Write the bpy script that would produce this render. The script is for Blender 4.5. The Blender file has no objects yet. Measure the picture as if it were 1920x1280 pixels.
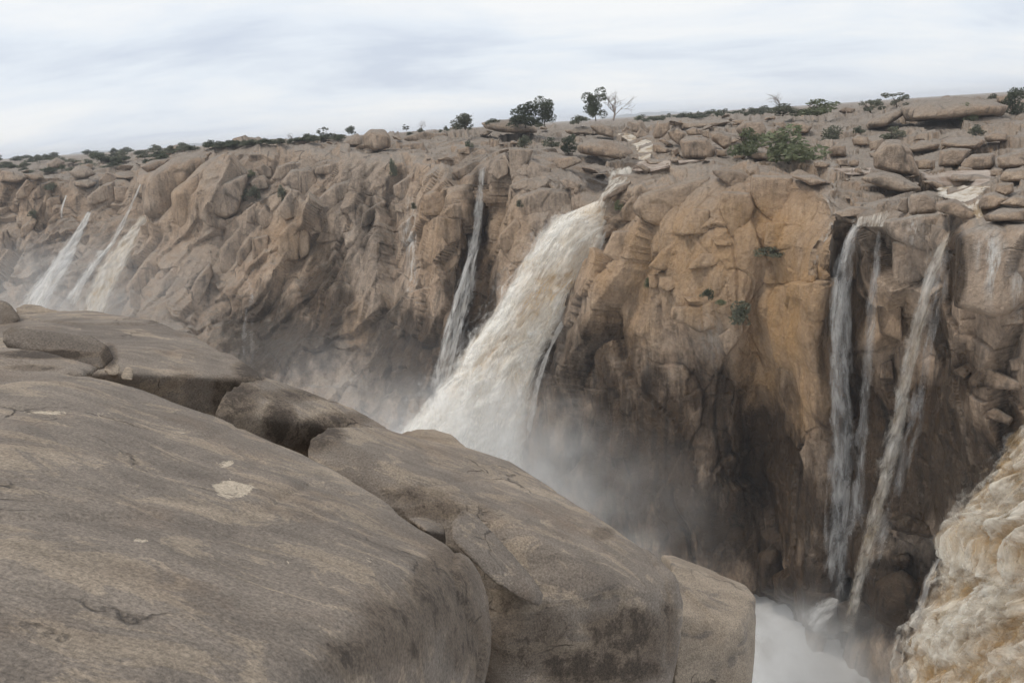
import bpy, bmesh, math, random
import numpy as np
from mathutils import Vector, Matrix

# ------------------------------------------------------------------ camera
S = bpy.context.scene
COL = S.collection
FPX = 1493.0
ROLL = math.radians(3.84)
PITCH = math.atan(405.6 / FPX)
FWD = np.array([0, math.cos(PITCH), -math.sin(PITCH)])
UP0 = np.array([0, math.sin(PITCH), math.cos(PITCH)])
RX0 = np.array([1.0, 0, 0])
RIGHT = math.cos(ROLL) * RX0 - math.sin(ROLL) * UP0
UP = math.cos(ROLL) * UP0 + math.sin(ROLL) * RX0
cam_d = bpy.data.cameras.new('camera')
cam = bpy.data.objects.new('camera', cam_d)
COL.objects.link(cam)
cam_d.sensor_width = 36
cam_d.sensor_fit = 'HORIZONTAL'
cam_d.lens = 36 * FPX / 1920
cam_d.clip_start = 0.05
cam_d.clip_end = 40000
m = Matrix(((RIGHT[0], UP[0], -FWD[0], 0), (RIGHT[1], UP[1], -FWD[1], 0), (RIGHT[2], UP[2], -FWD[2], 0), (0, 0, 0, 1)))
cam.matrix_world = m
S.camera = cam

# ------------------------------------------------------------------ sky and sun
SUN_EL, SUN_AZ = math.radians(62), math.radians(-104)      # azimuth from +Y towards +X
world = bpy.data.worlds.new('World')
S.world = world
world.use_nodes = True
nt = world.node_tree
for n in list(nt.nodes):
    nt.nodes.remove(n)
def N(t, kind, **kw):
    n = t.nodes.new(kind)
    for k, v in kw.items():
        if k == 'ins':
            for kk, vv in v.items():
                n.inputs[kk].default_value = vv
        else:
            setattr(n, k, v)
    return n
L = nt.links.new
sky = N(nt, 'ShaderNodeTexSky', sky_type='NISHITA', sun_disc=False, sun_elevation=SUN_EL, sun_rotation=SUN_AZ, air_density=1.0, dust_density=2.0)
tc = N(nt, 'ShaderNodeTexCoord')
# cloud sheet: project the view direction on a plane overhead so that the banks foreshorten to the horizon
sep = N(nt, 'ShaderNodeSeparateXYZ')
L(tc.outputs['Generated'], sep.inputs[0])
zz = N(nt, 'ShaderNodeMath', operation='MAXIMUM', ins={1: 0.0})
L(sep.outputs[2], zz.inputs[0])
za = N(nt, 'ShaderNodeMath', operation='ADD', ins={1: 0.24})
L(zz.outputs[0], za.inputs[0])
dx = N(nt, 'ShaderNodeMath', operation='DIVIDE'); L(sep.outputs[0], dx.inputs[0]); L(za.outputs[0], dx.inputs[1])
dy = N(nt, 'ShaderNodeMath', operation='DIVIDE'); L(sep.outputs[1], dy.inputs[0]); L(za.outputs[0], dy.inputs[1])
cmb = N(nt, 'ShaderNodeCombineXYZ'); L(dx.outputs[0], cmb.inputs[0]); L(dy.outputs[0], cmb.inputs[1])
mp = N(nt, 'ShaderNodeMapping', ins={'Scale': (0.8, 1.5, 1), 'Rotation': (0, 0, 0.3), 'Location': (1.3, 4.1, 0)})
L(cmb.outputs[0], mp.inputs[0])
cn = N(nt, 'ShaderNodeTexNoise', ins={'Scale': 1.0, 'Detail': 10.0, 'Roughness': 0.57, 'Distortion': 0.35})
L(mp.outputs[0], cn.inputs['Vector'])
cr = N(nt, 'ShaderNodeValToRGB')
e = cr.color_ramp.elements
e[0].position = 0.33; e[0].color = (0.645, 0.705, 0.81, 1)
e[1].position = 0.64; e[1].color = (0.94, 0.95, 0.955, 1)
k = cr.color_ramp.elements.new(0.47); k.color = (0.80, 0.855, 0.925, 1)
L(cn.outputs[0], cr.inputs[0])
sc_ = N(nt, 'ShaderNodeVectorMath', operation='SCALE', ins={'Scale': 9.8})
L(cr.outputs[0], sc_.inputs[0])
mx = N(nt, 'ShaderNodeMix', data_type='RGBA', ins={'Factor': 0.9})
L(sky.outputs[0], mx.inputs['A']); L(sc_.outputs[0], mx.inputs['B'])
bg = N(nt, 'ShaderNodeBackground', ins={'Strength': 0.1})
L(mx.outputs['Result'], bg.inputs[0])
wo = N(nt, 'ShaderNodeOutputWorld'); L(bg.outputs[0], wo.inputs[0])

sun_d = bpy.data.lights.new('sun', 'SUN')
sun_d.energy = 1.5
sun_d.angle = math.radians(11)
sun_d.color = (1.0, 0.94, 0.85)
sun = bpy.data.objects.new('sun', sun_d)
COL.objects.link(sun)
sdir = Vector((math.sin(SUN_AZ) * math.cos(SUN_EL), math.cos(SUN_AZ) * math.cos(SUN_EL), math.sin(SUN_EL)))
sun.rotation_euler = sdir.to_track_quat('Z', 'Y').to_euler()

S.view_settings.view_transform = 'Standard'
S.view_settings.look = 'None'
S.view_settings.exposure = 0.12
S.view_settings.gamma = 1.0
S.cycles.use_denoising = True
S.cycles.max_bounces = 5
S.cycles.diffuse_bounces = 2
S.cycles.glossy_bounces = 2
S.cycles.use_adaptive_sampling = True
S.cycles.adaptive_threshold = 0.035
S.cycles.transparent_max_bounces = 12
S.cycles.volume_bounces = 2
S.cycles.volume_step_rate = 2.5
S.cycles.volume_max_steps = 48

# ------------------------------------------------------------------ helpers
def rays(px, py):
    px = np.asarray(px, float); py = np.asarray(py, float)
    return ((px - 960) / FPX)[..., None] * RIGHT + ((640 - py) / FPX)[..., None] * UP + FWD
def P(px, py, R):
    """the point R metres away (over the ground) in the direction a surveyor sights at px, py"""
    d = rays(px, py)
    return d * (np.asarray(R, float) / np.hypot(d[..., 0], d[..., 1]))[..., None]
def proj(p):
    z = p @ FWD
    z = np.where(z < 0.01, 0.01, z)
    return 960 + FPX * (p @ RIGHT) / z, 640 - FPX * (p @ UP) / z
def yh(x):
    return 298.0 - 0.0672 * x

def _hash(ix, iy, iz, seed):
    h = (ix.astype(np.int64) * 374761393 + iy.astype(np.int64) * 668265263 + iz.astype(np.int64) * 2147483647 + seed * 974634599) & 0xFFFFFFFF
    h = ((h ^ (h >> 13)) * 1274126177) & 0xFFFFFFFF
    h = ((h ^ (h >> 16)) * 2246822519) & 0xFFFFFFFF
    return (h ^ (h >> 15)) & 0xFFFFFFFF
def _rnd(ix, iy, iz, seed):
    return _hash(ix, iy, iz, seed) / 4294967295.0
def noise(p, seed=0):
    """smooth value noise in -1..1"""
    f = np.floor(p); t = p - f; i = f.astype(np.int64)
    t = t * t * t * (t * (t * 6 - 15) + 10)
    out = 0
    for a in (0, 1):
        wx = t[:, 0] if a else 1 - t[:, 0]
        for b in (0, 1):
            wy = t[:, 1] if b else 1 - t[:, 1]
            for c in (0, 1):
                wz = t[:, 2] if c else 1 - t[:, 2]
                out = out + wx * wy * wz * _rnd(i[:, 0] + a, i[:, 1] + b, i[:, 2] + c, seed)
    return out * 2 - 1
def fbm(p, o=4, seed=0, g=0.5, lac=2.03):
    s = 0; a = 1; t = 0
    for k in range(o):
        s = s + a * noise(p, seed + k * 17); t += a
        p = p * lac + 3.7; a *= g
    return s / t
def billow(p, o=4, seed=0, g=0.5):
    s = 0; a = 1; t = 0
    for k in range(o):
        s = s + a * np.abs(noise(p, seed + k * 13)); t += a
        p = p * 2.07 + 1.9; a *= g
    return s / t
def voronoi(p, seed=0, pw=2):
    """F1, F2, cell id (0..1) x3, vector to the cell's seed"""
    f = np.floor(p).astype(np.int64)
    n = len(p)
    F1 = np.full(n, 9.0); F2 = np.full(n, 9.0)
    V = np.zeros((n, 3)); C = np.zeros((n, 3), np.int64)
    for a in (-1, 0, 1):
        for b in (-1, 0, 1):
            for c in (-1, 0, 1):
                ix = f[:, 0] + a; iy = f[:, 1] + b; iz = f[:, 2] + c
                q = np.stack([ix + _rnd(ix, iy, iz, seed), iy + _rnd(ix, iy, iz, seed + 1), iz + _rnd(ix, iy, iz, seed + 2)], 1) - p
                d = np.sqrt((q * q).sum(1)) if pw == 2 else (np.abs(q) ** pw).sum(1) ** (1.0 / pw)
                near = d < F1
                F2 = np.where(near, F1, np.minimum(F2, d))
                F1 = np.where(near, d, F1)
                V[near] = q[near]
                C[near, 0] = ix[near]; C[near, 1] = iy[near]; C[near, 2] = iz[near]
    ids = np.stack([_rnd(C[:, 0], C[:, 1], C[:, 2], seed + 5 + k) for k in range(4)], 1)
    return F1, F2, ids, V
def sstep(a, b, x):
    t = np.clip((x - a) / (b - a), 0, 1)
    return t * t * (3 - 2 * t)
def fracture(p, size, amp, tilt, seed, crack=0.0, cw=0.06, pw=2):
    """blocky relief: every joint block gets its own set-back and its own tilted face"""
    q = p / np.asarray(size)
    F1, F2, ids, V = voronoi(q, seed, pw)
    g = (ids[:, 1:4] - 0.5) * 2
    d = amp * (ids[:, 0] - 0.5) * 2 + tilt * (V * g).sum(1)
    if crack:
        d = d - crack * (1 - sstep(0.0, cw, F2 - F1))
    return d

def obj(name, me, mat=None, parent=None, label=None, cat=None, group=None, kind=None, link=True):
    o = bpy.data.objects.new(name, me)
    COL.objects.link(o)
    if mat is not None and me is not None and not me.materials:
        me.materials.append(mat)
    if parent is not None:
        o.parent = parent
    tag(o, label, cat, group, kind)
    return o
def tag(o, label=None, cat=None, group=None, kind=None):
    for k_, v in (('label', label), ('category', cat), ('group', group), ('kind', kind)):
        if v:
            o[k_] = v
def mesh(name, v, f, smooth=True):
    me = bpy.data.meshes.new(name)
    v = np.asarray(v, np.float32)
    if isinstance(f, np.ndarray):
        k_ = f.shape[1]
        me.vertices.add(len(v)); me.vertices.foreach_set('co', v.ravel())
        me.loops.add(f.size); me.loops.foreach_set('vertex_index', f.ravel().astype(np.int32))
        me.polygons.add(len(f)); me.polygons.foreach_set('loop_start', np.arange(0, f.size, k_, dtype=np.int32))
        me.update(calc_edges=True)
    else:
        me.from_pydata(v.tolist(), [], f)
    me.polygons.foreach_set('use_smooth', np.full(len(me.polygons), smooth))
    me.update()
    return me
def quads(nu, nv):
    i = np.arange(nu * nv).reshape(nv, nu)
    return np.stack([i[:-1, :-1].ravel(), i[1:, :-1].ravel(), i[1:, 1:].ravel(), i[:-1, 1:].ravel()], 1)
def attr(me, name, vals):
    a = me.attributes.new(name, 'FLOAT', 'POINT')
    a.data.foreach_set('value', np.asarray(vals, np.float32))
def grid_normals(v, nu, nv):
    g = v.reshape(nv, nu, 3)
    du = np.gradient(g, axis=1); dv = np.gradient(g, axis=0)
    n = np.cross(dv, du)
    n /= np.linalg.norm(n, axis=2, keepdims=True) + 1e-9
    return n.reshape(-1, 3)
def blobs(px, py, lst, pw=1.0):
    """soft patches: (x, y, rx, ry, strength) -> 0..1"""
    s = np.zeros(len(px))
    for (x, y, rx, ry, a) in lst:
        s = np.maximum(s, a * np.exp(-(((px - x) / rx) ** 2 + ((py - y) / ry) ** 2) ** pw))
    return s
def catmull(ctrl, n):
    """ctrl (k, m, 3) -> (n, m, 3) along axis 0, uniform in index"""
    k_ = len(ctrl)
    c = np.concatenate([2 * ctrl[:1] - ctrl[1:2], ctrl, 2 * ctrl[-1:] - ctrl[-2:-1]])
    t = np.linspace(0, k_ - 1, n); i = np.minimum(t.astype(int), k_ - 2); t = (t - i)
    sh = (-1,) + (1,) * (ctrl.ndim - 1)
    t = t.reshape(sh)
    a, b, cc, d = c[i], c[i + 1], c[i + 2], c[i + 3]
    return 0.5 * (2 * b + (cc - a) * t + (2 * a - 5 * b + 4 * cc - d) * t * t + (3 * b - a - 3 * cc + d) * t ** 3)

# ------------------------------------------------------------------ materials
def new_mat(name):
    mt = bpy.data.materials.new(name)
    mt.use_nodes = True
    t = mt.node_tree
    b = t.nodes['Principled BSDF']
    b.inputs['Specular IOR Level'].default_value = 0.25
    return mt, t, b
def ramp(t, src, stops):
    r = t.nodes.new('ShaderNodeValToRGB')
    el = r.color_ramp.elements
    el[0].position, el[0].color = stops[0][0], (*stops[0][1], 1)
    el[1].position, el[1].color = stops[-1][0], (*stops[-1][1], 1)
    for p_, c_ in stops[1:-1]:
        n_ = el.new(p_); n_.color = (*c_, 1)
    t.links.new(src, r.inputs[0])
    return r.outputs[0]
def gray(v):
    return (v, v, v)
def mixc(t, fac, a, b, mode='MIX'):
    mnode = t.nodes.new('ShaderNodeMix'); mnode.data_type = 'RGBA'; mnode.blend_type = mode
    for s_, x in (('Factor', fac), ('A', a), ('B', b)):
        if isinstance(x, (int, float)):
            mnode.inputs[s_].default_value = x
        elif isinstance(x, tuple):
            mnode.inputs[s_].default_value = (*x, 1)
        else:
            t.links.new(x, mnode.inputs[s_])
    return mnode.outputs['Result']
def tnoise(t, vec, scale, detail=6, rough=0.55, sx=(1, 1, 1), dist=0.0, loc=(0, 0, 0)):
    mp_ = t.nodes.new('ShaderNodeMapping'); mp_.inputs['Scale'].default_value = sx; mp_.inputs['Location'].default_value = loc
    t.links.new(vec, mp_.inputs[0])
    n_ = t.nodes.new('ShaderNodeTexNoise')
    n_.inputs['Scale'].default_value = scale; n_.inputs['Detail'].default_value = detail
    n_.inputs['Roughness'].default_value = rough; n_.inputs['Distortion'].default_value = dist
    t.links.new(mp_.outputs[0], n_.inputs['Vector'])
    return n_.outputs[0]
def attrn(t, name):
    a = t.nodes.new('ShaderNodeAttribute'); a.attribute_name = name
    return a.outputs['Fac']
def math_(t, op, a, b=None, clamp=False):
    n_ = t.nodes.new('ShaderNodeMath'); n_.operation = op; n_.use_clamp = clamp
    for i_, x in enumerate((a, b)):
        if x is None: continue
        if isinstance(x, (int, float)): n_.inputs[i_].default_value = x
        else: t.links.new(x, n_.inputs[i_])
    return n_.outputs[0]
def bump(t, b, h, strength, dist):
    bn = t.nodes.new('ShaderNodeBump'); bn.inputs['Strength'].default_value = strength; bn.inputs['Distance'].default_value = dist
    t.links.new(h, bn.inputs['Height']); t.links.new(bn.outputs[0], b.inputs['Normal'])
    return bn

def cliff_material(name, masks=True):
    """jointed tan granite: grey weathering on tops, varnish streaks on faces, wet rock with painted gorge shade, and ochre stain where the masks say"""
    mt, t, b = new_mat(name)
    geo = t.nodes.new('ShaderNodeNewGeometry'); pos = geo.outputs['Position']
    big = tnoise(t, pos, 0.06, 5, 0.6)
    mid = tnoise(t, pos, 0.35, 7, 0.62, dist=0.4)
    col = ramp(t, mid, [(0.28, (0.20, 0.140, 0.094)), (0.5, (0.365, 0.262, 0.182)), (0.72, (0.475, 0.36, 0.26))])
    col = mixc(t, ramp(t, big, [(0.4, gray(0)), (0.62, gray(0.5))]), col, (0.31, 0.265, 0.22))
    # weathered grey skin on upward faces
    sepn = t.nodes.new('ShaderNodeSeparateXYZ'); t.links.new(geo.outputs['Normal'], sepn.inputs[0])
    up = math_(t, 'ADD', sepn.outputs[2], math_(t, 'MULTIPLY', math_(t, 'SUBTRACT', mid, 0.5), 0.9))
    col = mixc(t, ramp(t, up, [(0.55, gray(0)), (0.95, gray(0.85))]), col, (0.245, 0.212, 0.178))
    dk = tnoise(t, pos, 0.16, 6, 0.7, loc=(3, 8, 2))
    col = mixc(t, ramp(t, dk, [(0.5, gray(0)), (0.66, gray(0.5))]), col, (0.175, 0.138, 0.106))
    # varnish streaks running down the faces
    st = tnoise(t, pos, 1.0, 6, 0.65, sx=(0.75, 0.75, 0.05))
    stf = ramp(t, st, [(0.48, gray(0)), (0.64, gray(0.75))])
    stf = mixc(t, ramp(t, sepn.outputs[2], [(0.35, gray(1)), (0.7, gray(0))]), (0, 0, 0), stf)
    col = mixc(t, stf, col, (0.10, 0.082, 0.066))
    fine = tnoise(t, pos, 3.0, 6, 0.7)
    col = mixc(t, 0.55, col, mixc(t, 1.0, col, ramp(t, fine, [(0.25, gray(0.45)), (0.75, gray(1.45))]), 'MULTIPLY'))
    wv = t.nodes.new('ShaderNodeVectorMath'); wv.operation = 'MULTIPLY_ADD'
    wn_ = t.nodes.new('ShaderNodeTexNoise'); wn_.inputs['Scale'].default_value = 0.25; wn_.inputs['Detail'].default_value = 5; t.links.new(pos, wn_.inputs['Vector'])
    t.links.new(wn_.outputs['Color'], wv.inputs[0]); wv.inputs[1].default_value = (1.3, 1.3, 1.3); t.links.new(pos, wv.inputs[2])
    mpc = t.nodes.new('ShaderNodeMapping'); mpc.inputs['Scale'].default_value = (1, 1, 0.35); mpc.inputs['Rotation'].default_value = (0.1, 0.35, 0.2)
    t.links.new(wv.outputs[0], mpc.inputs[0])
    vo = t.nodes.new('ShaderNodeTexVoronoi'); vo.feature = 'DISTANCE_TO_EDGE'; vo.inputs['Scale'].default_value = 0.2
    t.links.new(mpc.outputs[0], vo.inputs['Vector'])
    ck = math_(t, 'MULTIPLY', ramp(t, vo.outputs['Distance'], [(0.0, gray(1)), (0.016, gray(0.7)), (0.03, gray(0))]), ramp(t, tnoise(t, pos, 0.22, 3, 0.6, loc=(9, 1, 4)), [(0.53, gray(0)), (0.6, gray(1))]))
    col = mixc(t, math_(t, 'MULTIPLY', ck, 0.65), col, (0.045, 0.034, 0.026))
    rough = 0.85
    if masks:
        oc = math_(t, 'MULTIPLY', attrn(t, 'ochre'), ramp(t, tnoise(t, pos, 0.5, 6, 0.65, sx=(1, 1, 0.35)), [(0.3, gray(0.45)), (0.6, gray(1))]))
        col = mixc(t, oc, col, mixc(t, ramp(t, fine, [(0.3, gray(0)), (0.7, gray(1))]), (0.29, 0.165, 0.075), (0.42, 0.265, 0.125)))
        pl = math_(t, 'MULTIPLY', attrn(t, 'pale'), ramp(t, tnoise(t, pos, 1.6, 5, 0.7, sx=(1, 1, 0.12)), [(0.42, gray(0)), (0.58, gray(1))]))
        col = mixc(t, pl, col, (0.62, 0.60, 0.56))
        wn = tnoise(t, pos, 0.5, 6, 0.65, sx=(1, 1, 0.3))
        wf = math_(t, 'ADD', attrn(t, 'wet'), math_(t, 'MULTIPLY', math_(t, 'SUBTRACT', wn, 0.5), 1.3))
        wf = ramp(t, wf, [(0.3, gray(0)), (0.75, gray(1))])
        col = mixc(t, wf, col, mixc(t, 1.0, col, (0.19, 0.165, 0.135), 'MULTIPLY'))
        t.links.new(ramp(t, wf, [(0, gray(0.85)), (1, gray(0.42))]), b.inputs['Roughness'])
    else:
        b.inputs['Roughness'].default_value = rough
    t.links.new(col, b.inputs['Base Color'])
    h = math_(t, 'ADD', math_(t, 'MULTIPLY', tnoise(t, pos, 1.4, 5, 0.68), 1.0), math_(t, 'MULTIPLY', tnoise(t, pos, 1.0, 4, 0.7, sx=(1.6, 1.6, 0.35)), 0.6))
    bump(t, b, h, 0.8, 0.55)
    return mt

def granite_material(name, tan=0.5, seed=0.0):
    """near granite slab: grey-brown desert varnish that has flaked to tan, black seep stains and painted side-face shade by mask, coarse grain"""
    mt, t, b = new_mat(name)
    geo = t.nodes.new('ShaderNodeNewGeometry'); pos = geo.outputs['Position']
    lo = (seed, seed * 1.7, seed * 0.6)
    big = tnoise(t, pos, 0.75, 6, 0.62, dist=0.5, loc=lo)
    flake = tnoise(t, pos, 2.3, 7, 0.68, sx=(0.7, 1.5, 1), dist=1.0, loc=lo)
    grain = tnoise(t, pos, 70, 2, 0.7)
    grain2 = tnoise(t, pos, 22, 5, 0.75)
    grey = mixc(t, ramp(t, big, [(0.35, gray(0)), (0.65, gray(1))]), (0.160, 0.131, 0.106), (0.238, 0.197, 0.158))
    tanc = mixc(t, ramp(t, grain2, [(0.3, gray(0)), (0.7, gray(1))]), (0.275, 0.215, 0.156), (0.375, 0.302, 0.222))
    fsum = math_(t, 'ADD', math_(t, 'MULTIPLY', flake, 0.7), math_(t, 'MULTIPLY', big, 0.3))
    fl = ramp(t, fsum, [(0.60 - 0.18 * tan, gray(0)), (0.625 - 0.18 * tan, gray(0.6)), (0.85, gray(0.9))])
    col = mixc(t, fl, grey, tanc)
    # streaky soft bands along the foliation
    band = tnoise(t, pos, 2.2, 6, 0.6, sx=(0.35, 2.2, 2.2), dist=0.6, loc=lo)
    col = mixc(t, 0.6, col, mixc(t, 1.0, col, ramp(t, band, [(0.3, gray(0.62)), (0.7, gray(1.35))]), 'MULTIPLY'))
    # rust-brown patina
    rn = tnoise(t, pos, 1.3, 7, 0.66, loc=(4 + seed, 2, 1))
    col = mixc(t, ramp(t, rn, [(0.52, gray(0)), (0.72, gray(0.55))]), col, (0.18, 0.125, 0.085))
    # fresh pale scars
    sc = attrn(t, 'scar')
    col = mixc(t, ramp(t, math_(t, 'ADD', sc, math_(t, 'MULTIPLY', math_(t, 'SUBTRACT', tnoise(t, pos, 3.6, 8, 0.72, dist=0.8), 0.5), 3.0)), [(0.62, gray(0)), (0.70, gray(0.85))]), col, (0.50, 0.415, 0.315))
    # black seep stain over a brown wash that paints shade on side faces
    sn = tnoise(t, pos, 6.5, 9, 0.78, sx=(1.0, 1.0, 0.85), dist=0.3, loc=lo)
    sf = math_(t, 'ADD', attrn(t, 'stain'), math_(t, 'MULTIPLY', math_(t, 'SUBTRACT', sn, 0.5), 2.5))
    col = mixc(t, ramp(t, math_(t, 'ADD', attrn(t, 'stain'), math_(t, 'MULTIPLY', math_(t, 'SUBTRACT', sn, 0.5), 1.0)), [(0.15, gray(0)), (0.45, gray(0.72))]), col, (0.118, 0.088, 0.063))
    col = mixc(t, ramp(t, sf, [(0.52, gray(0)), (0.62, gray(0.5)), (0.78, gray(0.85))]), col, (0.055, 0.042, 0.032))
    col = mixc(t, 0.75, col, mixc(t, 1.0, col, ramp(t, grain, [(0.28, gray(0.5)), (0.72, gray(1.5))]), 'MULTIPLY'))
    # hairline cracks, broken off where the noise says so
    wv = t.nodes.new('ShaderNodeVectorMath'); wv.operation = 'ADD'
    wn_ = t.nodes.new('ShaderNodeTexNoise'); wn_.inputs['Scale'].default_value = 1.7; wn_.inputs['Detail'].default_value = 8; t.links.new(pos, wn_.inputs['Vector'])
    t.links.new(pos, wv.inputs[0]); t.links.new(wn_.outputs['Color'], wv.inputs[1])
    vo = t.nodes.new('ShaderNodeTexVoronoi'); vo.feature = 'DISTANCE_TO_EDGE'; vo.inputs['Scale'].default_value = 0.95
    t.links.new(wv.outputs[0], vo.inputs['Vector'])
    ck = math_(t, 'MULTIPLY', ramp(t, vo.outputs['Distance'], [(0.0, gray(1)), (0.012, gray(0))]), ramp(t, tnoise(t, pos, 1.1, 4, 0.6, loc=(9, 1, 4)), [(0.52, gray(0)), (0.6, gray(1))]))
    col = mixc(t, math_(t, 'MULTIPLY', ck, 0.75), col, (0.05, 0.04, 0.033))
    t.links.new(col, b.inputs['Base Color'])
    b.inputs['Roughness'].default_value = 0.8
    h = math_(t, 'SUBTRACT', math_(t, 'MULTIPLY', grain, 0.22), math_(t, 'MULTIPLY', ck, 0.8))
    h = math_(t, 'ADD', h, math_(t, 'MULTIPLY', grain2, 0.55))
    h = math_(t, 'ADD', h, math_(t, 'MULTIPLY', tnoise(t, pos, 6, 5, 0.65, sx=(0.5, 1.6, 1)), 1.1))
    bump(t, b, h, 0.75, 0.03)
    return mt

def water_material(name, white, brown, bias=0.5, soft=0.3, amp=1.0, sx=(1.0, 0.4), scale=1.0, spread=0.13, opaque=1.0, ratio=0.8, relief=0.25):
    """aerated river water: light enters and leaks out again; 'cover' says how much of the sheet is water, the rest is gaps and spray"""
    mt, t, b = new_mat(name)
    t.nodes.remove(b)
    uv = t.nodes.new('ShaderNodeUVMap').outputs[0]
    s1 = tnoise(t, uv, scale, 6, 0.62, sx=(sx[0], sx[1], 1), dist=0.5)
    s2 = tnoise(t, uv, scale * 0.33, 5, 0.6, sx=(sx[0], sx[1] * 1.3, 1), dist=0.8, loc=(5, 3, 0))
    f = math_(t, 'ADD', math_(t, 'MULTIPLY', s1, 0.5), math_(t, 'MULTIPLY', s2, 0.5))
    f = math_(t, 'ADD', f, math_(t, 'MULTIPLY', attrn(t, 'silt'), 0.35))
    col = ramp(t, f, [(bias - spread, white), (bias + 0.02, tuple(0.6 * a + 0.4 * c for a, c in zip(white, brown))), (bias + spread, brown)])
    di = t.nodes.new('ShaderNodeBsdfDiffuse'); tr = t.nodes.new('ShaderNodeBsdfTranslucent'); tp_ = t.nodes.new('ShaderNodeBsdfTransparent')
    t.links.new(col, di.inputs['Color']); t.links.new(col, tr.inputs['Color'])
    bn = t.nodes.new('ShaderNodeBump'); bn.inputs['Strength'].default_value = relief; bn.inputs['Distance'].default_value = 0.4
    t.links.new(s1, bn.inputs['Height']); t.links.new(bn.outputs[0], di.inputs['Normal'])
    m1 = t.nodes.new('ShaderNodeMixShader'); m1.inputs[0].default_value = 0.38
    t.links.new(di.outputs[0], m1.inputs[1]); t.links.new(tr.outputs[0], m1.inputs[2])
    st = tnoise(t, uv, scale * 1.6, 6, 0.66, sx=(sx[0], sx[1] * ratio, 1), dist=0.5, loc=(1, 7, 0))
    a = math_(t, 'ADD', attrn(t, 'cover'), math_(t, 'MULTIPLY', math_(t, 'SUBTRACT', st, 0.5), amp * 2))
    al = math_(t, 'MULTIPLY', ramp(t, a, [(0.5 - soft, gray(0)), (0.5 + soft, gray(1))]), opaque)
    m2 = t.nodes.new('ShaderNodeMixShader')
    t.links.new(al, m2.inputs[0]); t.links.new(tp_.outputs[0], m2.inputs[1]); t.links.new(m1.outputs[0], m2.inputs[2])
    t.links.new(m2.outputs[0], t.nodes['Material Output'].inputs['Surface'])
    return mt

def leaf_material(name, dark, light):
    mt, t, b = new_mat(name)
    geo = t.nodes.new('ShaderNodeNewGeometry')
    oi = t.nodes.new('ShaderNodeObjectInfo')
    n1 = tnoise(t, geo.outputs['Position'], 1.4, 4, 0.6)
    f = math_(t, 'ADD', math_(t, 'MULTIPLY', n1, 0.8), math_(t, 'MULTIPLY', oi.outputs['Random'], 0.25))
    col = ramp(t, f, [(0.3, dark), (0.75, light)])
    t.links.new(col, b.inputs['Base Color'])
    b.inputs['Roughness'].default_value = 0.7
    tr = t.nodes.new('ShaderNodeBsdfTranslucent'); t.links.new(col, tr.inputs['Color'])
    ms = t.nodes.new('ShaderNodeMixShader'); ms.inputs[0].default_value = 0.4
    t.links.new(b.outputs[0], ms.inputs[1]); t.links.new(tr.outputs[0], ms.inputs[2]); t.links.new(ms.outputs[0], t.nodes['Material Output'].inputs['Surface'])
    return mt
def plain(name, c, rough=0.8, grain=8.0):
    mt, t, b = new_mat(name)
    geo = t.nodes.new('ShaderNodeNewGeometry')
    n1 = tnoise(t, geo.outputs['Position'], grain, 5, 0.6)
    t.links.new(ramp(t, n1, [(0.3, tuple(x * 0.7 for x in c)), (0.7, tuple(x * 1.25 for x in c))]), b.inputs['Base Color'])
    b.inputs['Roughness'].default_value = rough
    return mt

M_CLIFF = cliff_material('jointed_granite')
M_ROCK = cliff_material('boulder_granite', masks=False)
M_LEAF = leaf_material('dry_bush_leaf', (0.10, 0.106, 0.072), (0.195, 0.2, 0.14))
M_LEAFD = leaf_material('dark_tree_leaf', (0.06, 0.07, 0.045), (0.13, 0.145, 0.09))
M_LEAFG = leaf_material('fresh_green_leaf', (0.11, 0.125, 0.065), (0.23, 0.25, 0.145))
M_WOOD = plain('dead_wood', (0.25, 0.21, 0.18))
M_BARK = plain('bark', (0.10, 0.08, 0.06))

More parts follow.
